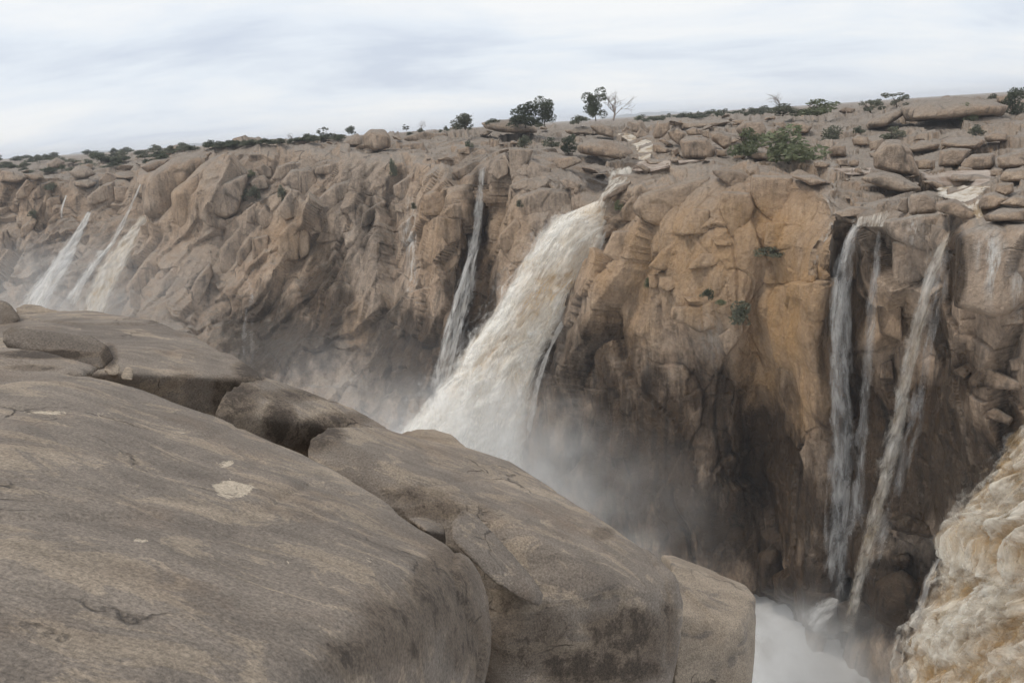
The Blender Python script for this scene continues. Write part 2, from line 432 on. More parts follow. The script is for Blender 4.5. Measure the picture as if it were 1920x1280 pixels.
# ------------------------------------------------------------------ gorge wall and plateau
ST = [  # rim, two steps down the face, foot of the face: (sight x, sight y, ground range)
 ((-250,350,230),(-260,430,226),(-270,500,222),(-280,580,216),(-290,680,208)),
 ((0,332,210),(0,400,205),(-20,470,200),(-40,540,194),(-60,650,186)),
 ((130,345,200),(120,410,192),(90,480,187),(50,560,180),(10,660,170)),
 ((235,340,191),(220,400,185),(185,480,178),(140,570,168),(100,680,158)),
 ((285,318,179),(280,400,173),(250,480,168),(200,580,160),(160,700,150)),
 ((370,286,172),(350,380,161),(330,460,159),(290,580,152),(250,720,142)),
 ((480,272,165),(470,370,153),(450,470,150),(430,590,143),(410,740,132)),
 ((590,277,155),(590,370,146),(580,470,141),(565,600,134),(550,790,124)),
 ((680,292,145),(690,370,138),(690,470,133),(680,620,126),(670,830,116)),
 ((780,302,134),(790,380,127),(790,480,122),(780,640,117),(770,860,108)),
 ((855,325,124),(860,400,117),(855,500,114),(840,660,109),(820,900,102)),
 ((905,315,121),(905,400,121),(890,500,118),(870,660,111),(840,920,101)),
 ((950,288,116),(950,390,111),(930,500,109),(900,680,106),(880,960,98)),
 ((1060,330,112),(1040,420,107),(1000,520,106),(960,700,102),(930,980,95)),
 ((1140,380,107),(1105,440,106),(1060,540,104),(1010,720,100),(980,1020,92)),
 ((1190,345,100),(1160,450,96),(1120,560,95),(1070,740,93),(1040,1060,88)),
 ((1260,322,95),(1240,440,88),(1210,560,88),(1180,760,88),(1150,1090,85)),
 ((1340,306,92),(1330,430,85),(1310,570,83),(1290,770,86),(1270,1100,85)),
 ((1410,316,89),(1400,440,83),(1385,590,82),(1370,780,86),(1370,1120,88)),
 ((1460,328,87),(1440,450,82.5),(1420,640,84.5),(1420,820,89),(1430,1130,89)),
 ((1510,345,84),(1500,460,79),(1490,620,80),(1490,800,83),(1490,1140,84)),
 ((1550,368,80),(1545,470,75.5),(1545,620,75),(1545,800,78),(1545,1130,80)),
 ((1590,402,78),(1580,490,79),(1575,620,81),(1575,800,82),(1575,1120,82)),
 ((1650,414,74),(1645,490,75),(1640,620,77),(1635,800,78),(1630,1100,78)),
 ((1720,410,70),(1710,490,69),(1700,620,73),(1690,800,75),(1680,1080,75)),
 ((1790,435,66),(1780,520,68),(1770,640,70),(1760,800,71),(1745,1060,72)),
 ((1850,420,63),(1850,520,61),(1850,640,62),(1840,800,64),(1820,1040,67)),
 ((1920,425,60),(1920,520,58),(1920,640,59),(1920,800,61),(1900,1000,64)),
 ((2150,430,54),(2150,540,52),(2150,660,53),(2150,820,55),(2140,1000,58)),
]
PL = [  # the ground behind the rim: sight x, then (sight y, range) going away
 (-250,(338,260),(326,350),(319,600),(316.5,1500),(315.2,6000)),
 (0,(322,255),(309,370),(302.5,600),(299.5,1500),(298.3,6000)),
 (250,(312,215),(297,280),(287,450),(283,1200),(281.5,6000)),
 (480,(269,190),(268.4,250),(267.6,450),(266.8,1200),(265.9,6000)),
 (700,(274,163),(260,195),(255,400),(252.4,1200),(251.2,6000)),
 (900,(278,135),(253,158),(243,250),(239.3,900),(237.8,6000)),
 (1150,(325,118),(282,140),(243,172),(228,350),(221.2,6000)),
 (1340,(297,104),(262,130),(228,165),(213,350),(208.5,6000)),
 (1550,(327,95),(280,125),(232,155),(206,220),(194.8,6000)),
 (1720,(352,85),(292,115),(228,145),(192,168),(183.2,6000)),
 (1920,(345,80),(290,105),(225,140),(190,165),(170,6000)),
 (2150,(350,76),(290,105),(220,140),(180,165),(155,6000)),
]
# arc-like station parameter, so that columns are evenly spread in view
ctrl = np.array([[P(*q) for q in s] for s in ST])
extra = ctrl[:, -1:, :].copy(); extra[:, :, 2] = -66
ctrl = np.concatenate([ctrl, extra], 1)
xs_ctrl = np.array([s[1][0] for s in ST], float)
NU = 1180
t_idx = np.interp(np.linspace(xs_ctrl[0], xs_ctrl[-1], NU), xs_ctrl, np.arange(len(ST)))
def eval_stations(c, t):
    k_ = len(c)
    cc = np.concatenate([2 * c[:1] - c[1:2], c, 2 * c[-1:] - c[-2:-1]])
    i = np.minimum(t.astype(int), k_ - 2); u = (t - i).reshape((-1,) + (1,) * (c.ndim - 1))
    a, b, d, e_ = cc[i], cc[i + 1], cc[i + 2], cc[i + 3]
    # half way between a spline and straight runs keeps corners readable
    sp = 0.5 * (2 * b + (d - a) * u + (2 * a - 5 * b + 4 * d - e_) * u * u + (3 * b - a - 3 * d + e_) * u ** 3)
    return 0.5 * sp + 0.5 * (b + (d - b) * u)
cols = eval_stations(ctrl, t_idx)                      # NU, 6, 3
rim = cols[:, 0]
# plateau control rows for every column
rpx, rpy = proj(rim)
plx = np.array([p[0] for p in PL], float)
rows = [rim]
for r_ in range(5):
    py = np.interp(rpx, plx, [p[1 + r_][0] for p in PL])
    RR = np.exp(np.interp(rpx, plx, [math.log(p[1 + r_][1]) for p in PL]))
    rows.append(P(rpx, py, RR))
rows = np.array(rows)                                  # 6, NU, 3
prof = np.concatenate([rows[::-1], np.transpose(cols[:, 1:], (1, 0, 2))])    # far .. rim .. foot
# sample rows: plateau part and face part
def sample_rows(prof, ts):
    c = prof
    cc = np.concatenate([2 * c[:1] - c[1:2], c, 2 * c[-1:] - c[-2:-1]])
    i = np.minimum(ts.astype(int), len(c) - 2); u = (ts - i)[:, None, None]
    a, b, d, e_ = cc[i], cc[i + 1], cc[i + 2], cc[i + 3]
    sp = 0.5 * (2 * b + (d - a) * u + (2 * a - 5 * b + 4 * d - e_) * u * u + (3 * b - a - 3 * d + e_) * u ** 3)
    lin = b + (d - b) * u
    w = np.where((i >= 3)[:, None, None], 0.5, 0.0)     # spline only near and below the rim
    return w * sp + (1 - w) * lin
NVP, NVF = 180, 440
tp = np.concatenate([np.linspace(0, 1, 12)[:-1], np.linspace(1, 2, 22)[:-1], np.linspace(2, 3, 50)[:-1], np.linspace(3, 5, NVP - 81)])
tf = np.concatenate([np.linspace(5, 9, NVF - 20), np.linspace(9, 10, 21)[1:]])
def relief(v, nu, nv, plate):
    nrm = grid_normals(v, nu, nv)
    if nrm[:, 1].mean() > 0 and not plate:
        nrm = -nrm
    if plate and nrm[:, 2].mean() < 0:
        nrm = -nrm
    px, py = proj(v)
    # how broken the rock is: smooth whalebacks and the clean ochre face against shattered ledges
    smooth_ = blobs(px, py, [(330,350,70,70,0.85),(560,300,110,45,0.7),(290,500,170,120,0.85),(470,430,120,100,0.5),(1485,600,85,250,0.9),(1440,350,70,40,0.7),(1280,370,70,30,0.4),(1850,500,70,60,0.6),(1150,800,90,120,0.45),(780,270,90,30,.3),(560,640,160,90,.75),(1150,880,190,190,.75),(1480,900,60,120,.5)])
    k_ = 1 - 0.8 * smooth_
    R = np.hypot(v[:, 0], v[:, 1])
    far = np.clip(R / 120, 0.6, 1.6)
    warp = v + 1.3 * np.stack([noise(v / 4 + 10, 3), noise(v / 4 + 30, 4), noise(v / 4 + 50, 5)], 1)
    if plate:
        near = sstep(700, 180, R)
        d = fracture(warp, (7, 7, 5), 0.75, 1.5, 21, 0.3, 0.04, 4) + fracture(warp, (2.6, 2.6, 2.0), 0.25, 0.6, 22, 0.15, 0.05, 4) + 0.35 * fbm(v / 9, 4, 23)
        d = d * near * 0.7
        # meets the face's relief at the rim
    else:
        warp = v + 0.35 * (warp - v)
        def joints(q, sd):
            return (fracture(q, (13, 13, 20), 1.5, 3.4, sd, 0.25, 0.02, 6) * k_ + fracture(q, (4.8, 4.8, 9.5), 0.42, 1.0, sd + 1, 0.28, 0.022, 6) * (0.15 + 0.85 * k_)
                    + fracture(q, (2.1, 2.1, 4.6), 0.13, 0.30, sd + 2, 0.0, 0.08, 6) * (0.15 + 0.85 * k_))
        def turn(q, a, b_):
            ca, sa = math.cos(a), math.sin(a); cb, sb = math.cos(b_), math.sin(b_)
            q = q @ np.array([[cb, -sb, 0], [sb, cb, 0], [0, 0, 1.0]])
            return q @ np.array([[ca, 0, -sa], [0, 1, 0], [sa, 0, ca]])
        wl = sstep(1080, 900, px)                       # joints slant on the left wall, stand upright on the right one
        d = joints(turn(warp, math.radians(-38), 0.35), 31) * wl + joints(turn(warp, math.radians(9), 0.5), 41) * (1 - wl)
        hx = v[:, 0] * 0.9 - v[:, 1] * 0.35 + 0.06 * v[:, 2]
        for sp, dp, sd in ((6.3, 0.55, 61), (2.7, 0.22, 62)):          # upright joints
            fr = hx / sp + 0.5 * noise(np.stack([v[:, 0] / 11, v[:, 1] / 11, v[:, 2] / 17], 1), sd)
            gone = sstep(-0.25, 0.25, noise(v / np.array([7, 7, 9.0]) + 5, sd + 3))
            d = d - (1 - wl) * dp * gone * (1 - sstep(0.0, 0.045, np.abs(fr - np.floor(fr) - 0.5)))
        d = d + 0.55 * fbm(v / np.array([5, 5, 16.0]), 4, 34) + 0.07 * fbm(v / 0.8, 3, 35)
        d = d * far * 0.9
    return nrm, d, px, py
face = sample_rows(prof, tf).reshape(-1, 3)
plat = sample_rows(prof, tp).reshape(-1, 3)
fn, fd, fpx, fpy = relief(face, NU, NVF, False)
pn, pd_, ppx, ppy = relief(plat, NU, NVP, True)
BASE_FACE = face.copy(); BASE_PLAT = plat.copy()
# share one rim line between both sheets
wrow = np.repeat(sstep(0, 40, np.arange(NVF, dtype=float)), NU)
wrowp = np.repeat(sstep(0, 14, np.arange(NVP, dtype=float)[::-1]), NU)
rimd = fd[:NU]; rimdir = fn[:NU] * 0.5 + pn[-NU:] * 0.5
rimoff = rimdir * (rimd * 0.5)[:, None]
wander = np.stack([fbm(face / 7 + 3, 3, 51), fbm(face / 7 + 13, 3, 52), fbm(face / 7 + 23, 3, 53)], 1) * 1.1
face = face + wander * wrow[:, None] + fn * (fd * wrow)[:, None] + np.tile(rimoff, (NVF, 1)) * (1 - wrow)[:, None]
plat = plat + pn * (pd_ * wrowp)[:, None] + np.tile(rimoff, (NVP, 1)) * (1 - wrowp)[:, None]

WET_SHADE = [(100,480,70,120,.5),(200,500,60,120,.5),(520,640,150,110,.85),(620,560,70,150,.8),(700,430,40,90,.6),(640,400,20,60,.5),(760,660,130,120,.8),(892,400,26,110,1),(880,560,60,140,.95),  # wet rock near the falls; gorge shade painted in on lower walls and corner
       (1060,520,50,110,.8),(1010,640,60,130,.9),(1130,700,110,120,.75),(1200,840,190,190,.85),(1330,760,120,110,.75),(1420,900,120,190,1),(1300,970,130,100,.85),(1490,960,110,170,.85),(1465,740,50,60,.6),
       (1610,560,55,160,.95),(1620,850,90,240,1),(1790,500,26,100,1),(1770,640,70,70,.85),(1740,850,130,190,.95),(1850,900,110,170,.8),(1800,720,90,90,.75),(1650,470,34,70,.7),
       (1120,345,34,28,.9),(1560,420,25,40,.5),(670,340,30,60,.45),(505,370,14,30,.8),(1180,310,60,12,.6),(1600,1110,230,100,1)]
OCH = [(1490,580,85,200,1),(1440,440,80,80,.9),(1300,480,170,120,.75),(1420,700,60,100,.8),(1370,400,50,40,.7),(1240,520,110,90,.6),(1330,560,80,70,.7),(1170,500,40,60,.6),(1500,740,50,90,.8),(1180,610,60,60,.5),(1680,600,30,60,.4),
       (820,430,70,90,.3),(930,430,60,80,.35),(350,380,60,60,.25),(560,460,60,60,.35),(670,610,25,50,.5),(1450,820,40,80,.5)]
PALE = [(1860,490,16,55,1),(1908,520,10,60,.7),(1712,430,12,30,.8),(765,470,14,90,.7),(1560,500,10,200,.55),(1330,640,20,50,.3),(1838,470,8,40,.5)]
def finish(name, v, nv, px, py, mat):
    me = mesh(name, v, quads(NU, nv))
    attr(me, 'wet', blobs(px, py, WET_SHADE, 1.6)); attr(me, 'ochre', blobs(px, py, OCH, 1.4)); attr(me, 'pale', blobs(px, py, PALE))
    return obj(name, me, mat)
cliff = finish('cliff', face, NVF, fpx, fpy, M_CLIFF)
tag(cliff, 'tan jointed granite wall of the gorge on the far side', 'cliff', kind='structure')
plateau = finish('plateau', plat, NVP, ppx, ppy, M_CLIFF)
tag(plateau, 'broken rocky plateau running back from the gorge rim to the horizon', 'plateau', kind='structure')

# range lookup: what ground range does the built surface have at a sight line?
allv = np.concatenate([plat, face]); apx, apy = proj(allv); aR = np.hypot(allv[:, 0], allv[:, 1])
GX, GY = 640, 430
buf = np.full((GY, GX), np.inf)
ix = np.floor(apx / 3).astype(int); iy = np.floor(apy / 3).astype(int)
ok = (ix >= 0) & (ix < GX) & (iy >= 0) & (iy < GY)
np.minimum.at(buf, (iy[ok], ix[ok]), aR[ok])
def Rat(px, py):
    i, j = int(min(max(px, 0), 1917) / 3), int(min(max(py, 0), 1280) / 3)
    for r_ in range(0, 10):
        w = buf[max(0, j - r_):j + r_ + 1, max(0, i - r_):i + r_ + 1]
        w = w[np.isfinite(w)]
        if len(w):
            return float(np.median(w))
    return 100.0

# ------------------------------------------------------------------ gorge floor, far hills, near bank
fg = 220
gx, gy = np.meshgrid(np.linspace(-150, 75, fg), np.linspace(8, 170, fg))
fl = np.stack([gx.ravel(), gy.ravel(), np.full(fg * fg, -57.5)], 1)
fl[:, 2] += 3.4 * billow(fl / 5, 4, 71) - 0.6
me = mesh('river', fl, quads(fg, fg))
uvl = me.uv_layers.new(name='UVMap')
li = np.zeros(len(me.loops), np.int32); me.loops.foreach_get('vertex_index', li)
uvl.data.foreach_set('uv', (fl[li][:, :2] * 0.6).astype(np.float32).ravel())
attr(me, 'cover', np.ones(len(fl)) * 3); attr(me, 'silt', np.zeros(len(fl)))
M_RIVER = water_material('gorge_river_foam', (0.80, 0.79, 0.77), (0.26, 0.22, 0.18), 0.53, 0.2, 0.1, (0.6, 0.4), 0.6, 0.09, 1.0, 0.8, 0.1)
river = obj('river', me, M_RIVER, label='churning foam covered river on the gorge floor', cat='river', kind='structure')

M_HILL = plain('far_hill_scrub', (0.15, 0.16, 0.16), 0.9, 0.01)
def hill(x0, x1, h, R, label):
    n = 60
    xs = np.linspace(x0, x1, n)
    prof_ = h * np.clip(np.sin(np.linspace(0, math.pi, n)), 0, 1) ** 0.6 * (0.85 + 0.25 * noise(np.stack([xs / 14, xs * 0, xs * 0], 1), 81))
    vs = []
    for k_, (dr, f) in enumerate(((-600, 0), (-250, .7), (0, 1), (300, .7), (700, 0))):
        base = P(xs, yh(xs) + 3, R + dr)
        top = P(xs, yh(xs) + 3 - prof_ - 3, R)
        p = base.copy(); p[:, 2] = -14 + (top[:, 2] + 14) * f
        vs.append(p)
    o = obj('hills', mesh('hills', np.concatenate(vs), quads(n, 5)), M_HILL, label=label, cat='hill', kind='structure')
hill(130, 215, 4.0, 4200, 'low blue hill far beyond the scrub at the left end of the horizon')
hill(325, 400, 5.0, 4000, 'pale blue flat hill on the horizon behind the rounded cliff')
hill(1130, 1300, 6.0, 4400, 'blue hill on the horizon behind the tree beside the upper cascade')

# ------------------------------------------------------------------ rock solids from a traced outline and its own depth
PENDING = []
def hull_mesh(name, pts):
    bm = bmesh.new()
    for p in pts:
        bm.verts.new(tuple(p))
    r_ = bmesh.ops.convex_hull(bm, input=bm.verts)
    dead = [g for g in r_['geom_interior'] if isinstance(g, bmesh.types.BMVert)] + [g for g in r_['geom_unused'] if isinstance(g, bmesh.types.BMVert)]
    bmesh.ops.delete(bm, geom=list(set(dead)), context='VERTS')
    bmesh.ops.recalc_face_normals(bm, faces=bm.faces)
    me_ = bpy.data.meshes.new(name); bm.to_mesh(me_); bm.free()
    return me_
def rock(name, pts, mat, voxel, smooth_it, amp=0.0, freq=1.0, seed=0, grow=1.0, parent=None, post=None, **tags):
    """a solid stone: hull of its corner points, worn round, then roughened"""
    pts = np.asarray(pts, float)
    c = pts.mean(0)
    pts = c + (pts - c) * grow
    o = obj(name, hull_mesh(name, pts), None, parent, **{k_: v for k_, v in tags.items()})
    md = o.modifiers.new('r', 'REMESH'); md.mode = 'VOXEL'; md.voxel_size = voxel; md.use_smooth_shade = True
    ms = o.modifiers.new('s', 'SMOOTH'); ms.factor = 0.5; ms.iterations = smooth_it
    PENDING.append((o, mat, amp, freq, seed, post))
    return o
def flush():
    bpy.context.view_layer.update()
    dg = bpy.context.evaluated_depsgraph_get()
    done = []
    for (o, mat, amp, freq, seed, post) in PENDING:
        me_ = bpy.data.meshes.new_from_object(o.evaluated_get(dg))
        done.append(me_)
    for (o, mat, amp, freq, seed, post), me_ in zip(PENDING, done):
        old = o.data
        o.modifiers.clear()
        nm = old.name; o.data = me_; bpy.data.meshes.remove(old); me_.name = nm
        me_.materials.clear(); me_.materials.append(mat)
        n = len(me_.vertices)
        if n == 0:
            print('EMPTY ROCK', o.name); continue
        v = np.zeros(n * 3, np.float32); me_.vertices.foreach_get('co', v); v = v.reshape(-1, 3).astype(float)
        nr = np.zeros(n * 3, np.float32); me_.vertices.foreach_get('normal', nr); nr = nr.reshape(-1, 3)
        if amp:
            d = amp * fbm(v * freq + seed * 7.3, 5, seed) + amp * 0.8 * fracture(v * freq * 0.8 + seed * 3.1, (1, 1, 1.3), 0.35, 0.5, seed + 3, 0.25, 0.06)
            v = v + nr * d[:, None]
        if post:
            v = post(o, me_, v, nr)
        me_.vertices.foreach_set('co', v.astype(np.float32).ravel())
        me_.polygons.foreach_set('use_smooth', np.ones(len(me_.polygons), bool))
        me_.update()
    PENDING.clear()

def outline_rock(name, poly, R, thick, mat, parent=None, seed=0, lean=0.0, front=0.72, res=17, rounds=4, amp=None, back_drop=0.0, **tags):
    """poly: traced outline; R: ground range of its middle; thick: metres from front to back"""
    poly = np.asarray(poly, float)
    c = poly.mean(0)
    rs = np.random.RandomState(seed + 11)
    pts = []
    hgt = max(np.ptp(poly[:, 1]), 1)
    up_f = (c[1] - poly[:, 1]) / hgt
    for sc, dr in ((front, -0.5), (1.03, -0.12), (1.03, 0.2), (0.8, 0.6)):
        q = c + (poly - c) * sc
        rr = R + thick * (dr + 0.12 * rs.uniform(-1, 1, len(poly))) + lean * thick * up_f
        pts.append(P(q[:, 0], q[:, 1], rr))
    pts = np.concatenate(pts)
    size = np.ptp(pts, axis=0).max()
    mn = np.sort(np.ptp(pts, axis=0))[0]
    vx = max(min(size / res, mn / 5), size / 34)
    return rock(name, pts, mat, vx, rounds, (size * 0.018 if amp is None else amp), 5.0 / size, seed, 1.0, parent, **tags)

# --- slabs and blocks that make up the gorge wall (pieces of the cliff)
def Z(lst, s, ox, oy):
    return [(x / s + ox, y / s + oy) for x, y in lst]
z1 = lambda *l: Z(l, 3, 0, 240)
z2 = lambda *l: Z(l, 3, 560, 140)
z3 = lambda *l: Z(l, 4.571, 1080, 120)
z4 = lambda *l: Z(l, 4, 1440, 140)
zb = lambda *l: Z(l, 3.2, 1000, 300)
zr = lambda *l: Z(l, 3.048, 1440, 380)
SLABS = [
 z1((800,330),(870,240),(960,180),(1090,140),(1190,140),(1100,215),(1060,270),(960,340),(960,480),(1000,560),(850,510),(810,480)),
 z1((970,360),(1060,280),(1180,180),(1290,150),(1330,190),(1200,260),(1110,370),(1140,520),(1140,640),(1000,580),(975,480)),
 z1((1150,400),(1260,300),(1390,260),(1390,300),(1300,380),(1340,480),(1280,510),(1150,490)),
 z1((1580,310),(1640,240),(1740,220),(1790,290),(1770,360),(1710,400),(1640,340)),
 z1((1530,290),(1560,220),(1640,190),(1730,200),(1640,240),(1580,300)),
 z1((1400,310),(1440,280),(1500,290),(1510,340),(1440,350)),
 z1((1440,230),(1480,200),(1530,230),(1530,280),(1470,280)),
 z1((1450,490),(1490,430),(1540,460),(1550,540),(1480,570)),
 z1((1420,620),(1510,600),(1510,700),(1490,750),(1420,740)),
 z1((1240,680),(1360,540),(1430,590),(1340,700),(1330,830),(1240,820)),
 z1((1335,700),(1400,610),(1430,630),(1410,700),(1370,790),(1335,770)),
 z1((1385,460),(1440,420),(1450,480),(1430,540),(1385,530)),
 z1((1570,600),(1640,530),(1690,545),(1680,740),(1590,750),(1565,690)),
 z1((1650,540),(1700,540),(1740,600),(1740,700),(1690,740)),
 z1((1740,520),(1800,500),(1810,590),(1750,600)),
 z1((1560,460),(1640,340),(1710,420),(1700,500),(1600,520)),
 z1((1720,420),(1800,350),(1920,330),(1920,420),(1780,500),(1730,480)),
 z1((490,390),(560,330),(640,300),(650,400),(540,430),(500,430)),
 z1((640,330),(720,330),(730,400),(690,420),(650,410)),
 z1((555,300),(600,245),(665,275),(640,310),(560,325)),
 z1((90,370),(150,290),(205,310),(160,390),(90,400)),
 z1((180,370),(230,310),(290,320),(250,390),(180,400)),
 z1((0,590),(40,565),(70,640),(80,750),(0,760)),
 z1((120,560),(190,500),(215,520),(170,600),(120,620)),
 z1((245,560),(260,400),(340,375),(350,420),(300,590),(260,600)),
 z1((860,930),(1050,670),(1140,680),(1010,880),(930,1000),(860,970)),
 z1((1040,1000),(1100,850),(1180,760),(1200,820),(1120,1010),(1060,1060)),
 z1((700,900),(850,700),(960,640),(1000,680),(860,880),(760,1000)),
 z1((420,620),(520,590),(530,640),(430,690)),
 z2((530,630),(660,540),(640,660),(600,720),(540,680)),
 z2((1185,415),(1320,420),(1290,500),(1230,590),(1190,570)),
 z2((1280,540),(1310,480),(1420,530),(1410,560),(1300,590)),
 z2((1365,490),(1400,460),(1560,460),(1600,490),(1500,530),(1430,540)),
 z2((1220,690),(1360,640),(1560,650),(1650,690),(1640,740),(1480,780),(1380,830),(1260,800)),
 z2((1190,620),(1280,580),(1380,610),(1330,640),(1200,650)),
 z2((1470,600),(1500,580),(1590,620),(1580,650),(1500,640)),
 z2((1130,900),(1220,810),(1260,850),(1250,930),(1170,1010),(1120,960)),
 z2((700,680),(780,640),(920,650),(920,800),(820,780),(710,790)),
 z2((790,800),(920,810),(915,930),(840,960),(800,900)),
 z2((540,730),(600,720),(640,760),(600,780),(545,770)),
 z2((590,350),(700,320),(830,330),(830,380),(600,375)),
 z2((565,395),(700,380),(720,440),(580,435)),
 z2((890,420),(960,400),(965,450),(900,445)),
 z2((975,440),(1040,410),(1070,450),(980,465)),
 z2((860,550),(1000,480),(1040,500),(980,560),(900,590)),
 z2((1080,560),(1110,480),(1180,470),(1180,560),(1120,590)),
 z2((100,520),(240,480),(300,540),(180,560),(90,560)),
 z2((0,540),(80,530),(100,580),(60,680),(0,700)),
 z2((60,740),(200,620),(370,560),(380,620),(240,740),(130,800)),
 z2((360,780),(480,700),(500,720),(400,850),(350,860)),
 z2((560,860),(640,790),(690,860),(650,960),(570,940)),
 zb((590,290),(640,210),(860,150),(1060,90),(1070,150),(960,270),(870,370),(760,400),(660,370)),
 zb((525,300),(590,220),(720,160),(600,285),(640,390),(540,370)),
 zb((1075,60),(1200,60),(1310,100),(1310,240),(1200,170),(1090,90)),
 zb((1310,90),(1560,100),(1560,260),(1470,370),(1420,370),(1330,280),(1300,200)),
 zb((1130,190),(1300,200),(1330,290),(1270,430),(1190,470),(1190,380),(1110,290)),
 zb((420,560),(480,430),(620,420),(560,560),(550,640),(430,570)),
 zb((560,600),(620,540),(665,600),(640,660),(560,640)),
 zb((690,640),(770,540),(870,480),(870,560),(820,660),(760,660)),
 zb((880,440),(960,290),(1060,300),(1060,440),(900,450)),
 zb((1070,470),(1200,490),(1190,520),(1090,510)),
 zb((1400,380),(1520,370),(1530,570),(1430,510),(1385,520)),
 zb((1000,560),(1160,550),(1150,590),(1080,640),(920,660)),
 zb((830,880),(1000,870),(1160,880),(1120,1000),(1000,1030),(830,950)),
 zb((1110,1060),(1200,980),(1310,990),(1240,1060),(1160,1170)),
 zb((690,690),(790,680),(740,770),(700,770)),
 zb((760,700),(900,700),(900,750),(800,790),(750,760)),
 zb((410,400),(530,350),(525,420),(420,480)),
 zb((730,810),(790,790),(770,860),(735,885)),
 zb((900,820),(1010,815),(1040,850),(930,855)),
 zr((660,110),(720,90),(990,60),(1220,120),(1080,190),(970,300),(840,260),(690,190)),
 zr((1080,190),(1280,120),(1500,190),(1500,560),(1330,660),(1060,590),(1080,400)),
 zr((620,590),(760,590),(770,790),(640,740)),
 zr((710,220),(800,240),(930,310),(880,450),(720,490)),
 zr((370,60),(480,20),(700,40),(600,75),(420,85)),
 zr((1340,640),(1463,590),(1463,690),(1350,700)),
 zr((1060,960),(1180,890),(1220,930),(1120,1010)),
 zr((1150,1010),(1230,930),(1463,1030),(1463,1070),(1150,1050)),
 zr((1240,1190),(1300,1170),(1400,1230),(1380,1270),(1260,1230)),
 zr((1380,900),(1463,870),(1463,960),(1390,960)),
 zr((640,920),(710,890),(720,1010),(640,1010)),
]
for i, poly in enumerate(SLABS):
    poly = np.array(poly); c = poly.mean(0)
    w = np.ptp(poly[:, 0]); h = np.ptp(poly[:, 1])
    R = Rat(*c)
    big = i < 3
    thick = max(1.8, (0.6 if big else 0.5) * min(w, h) * R / FPX)
    outline_rock('rock_slab', poly, R + thick * (0.25 if big else 0.3), thick, M_CLIFF, cliff, seed=i, lean=0.35, front=(0.88 if big else 0.95), res=22, rounds=(4 if big else 1))

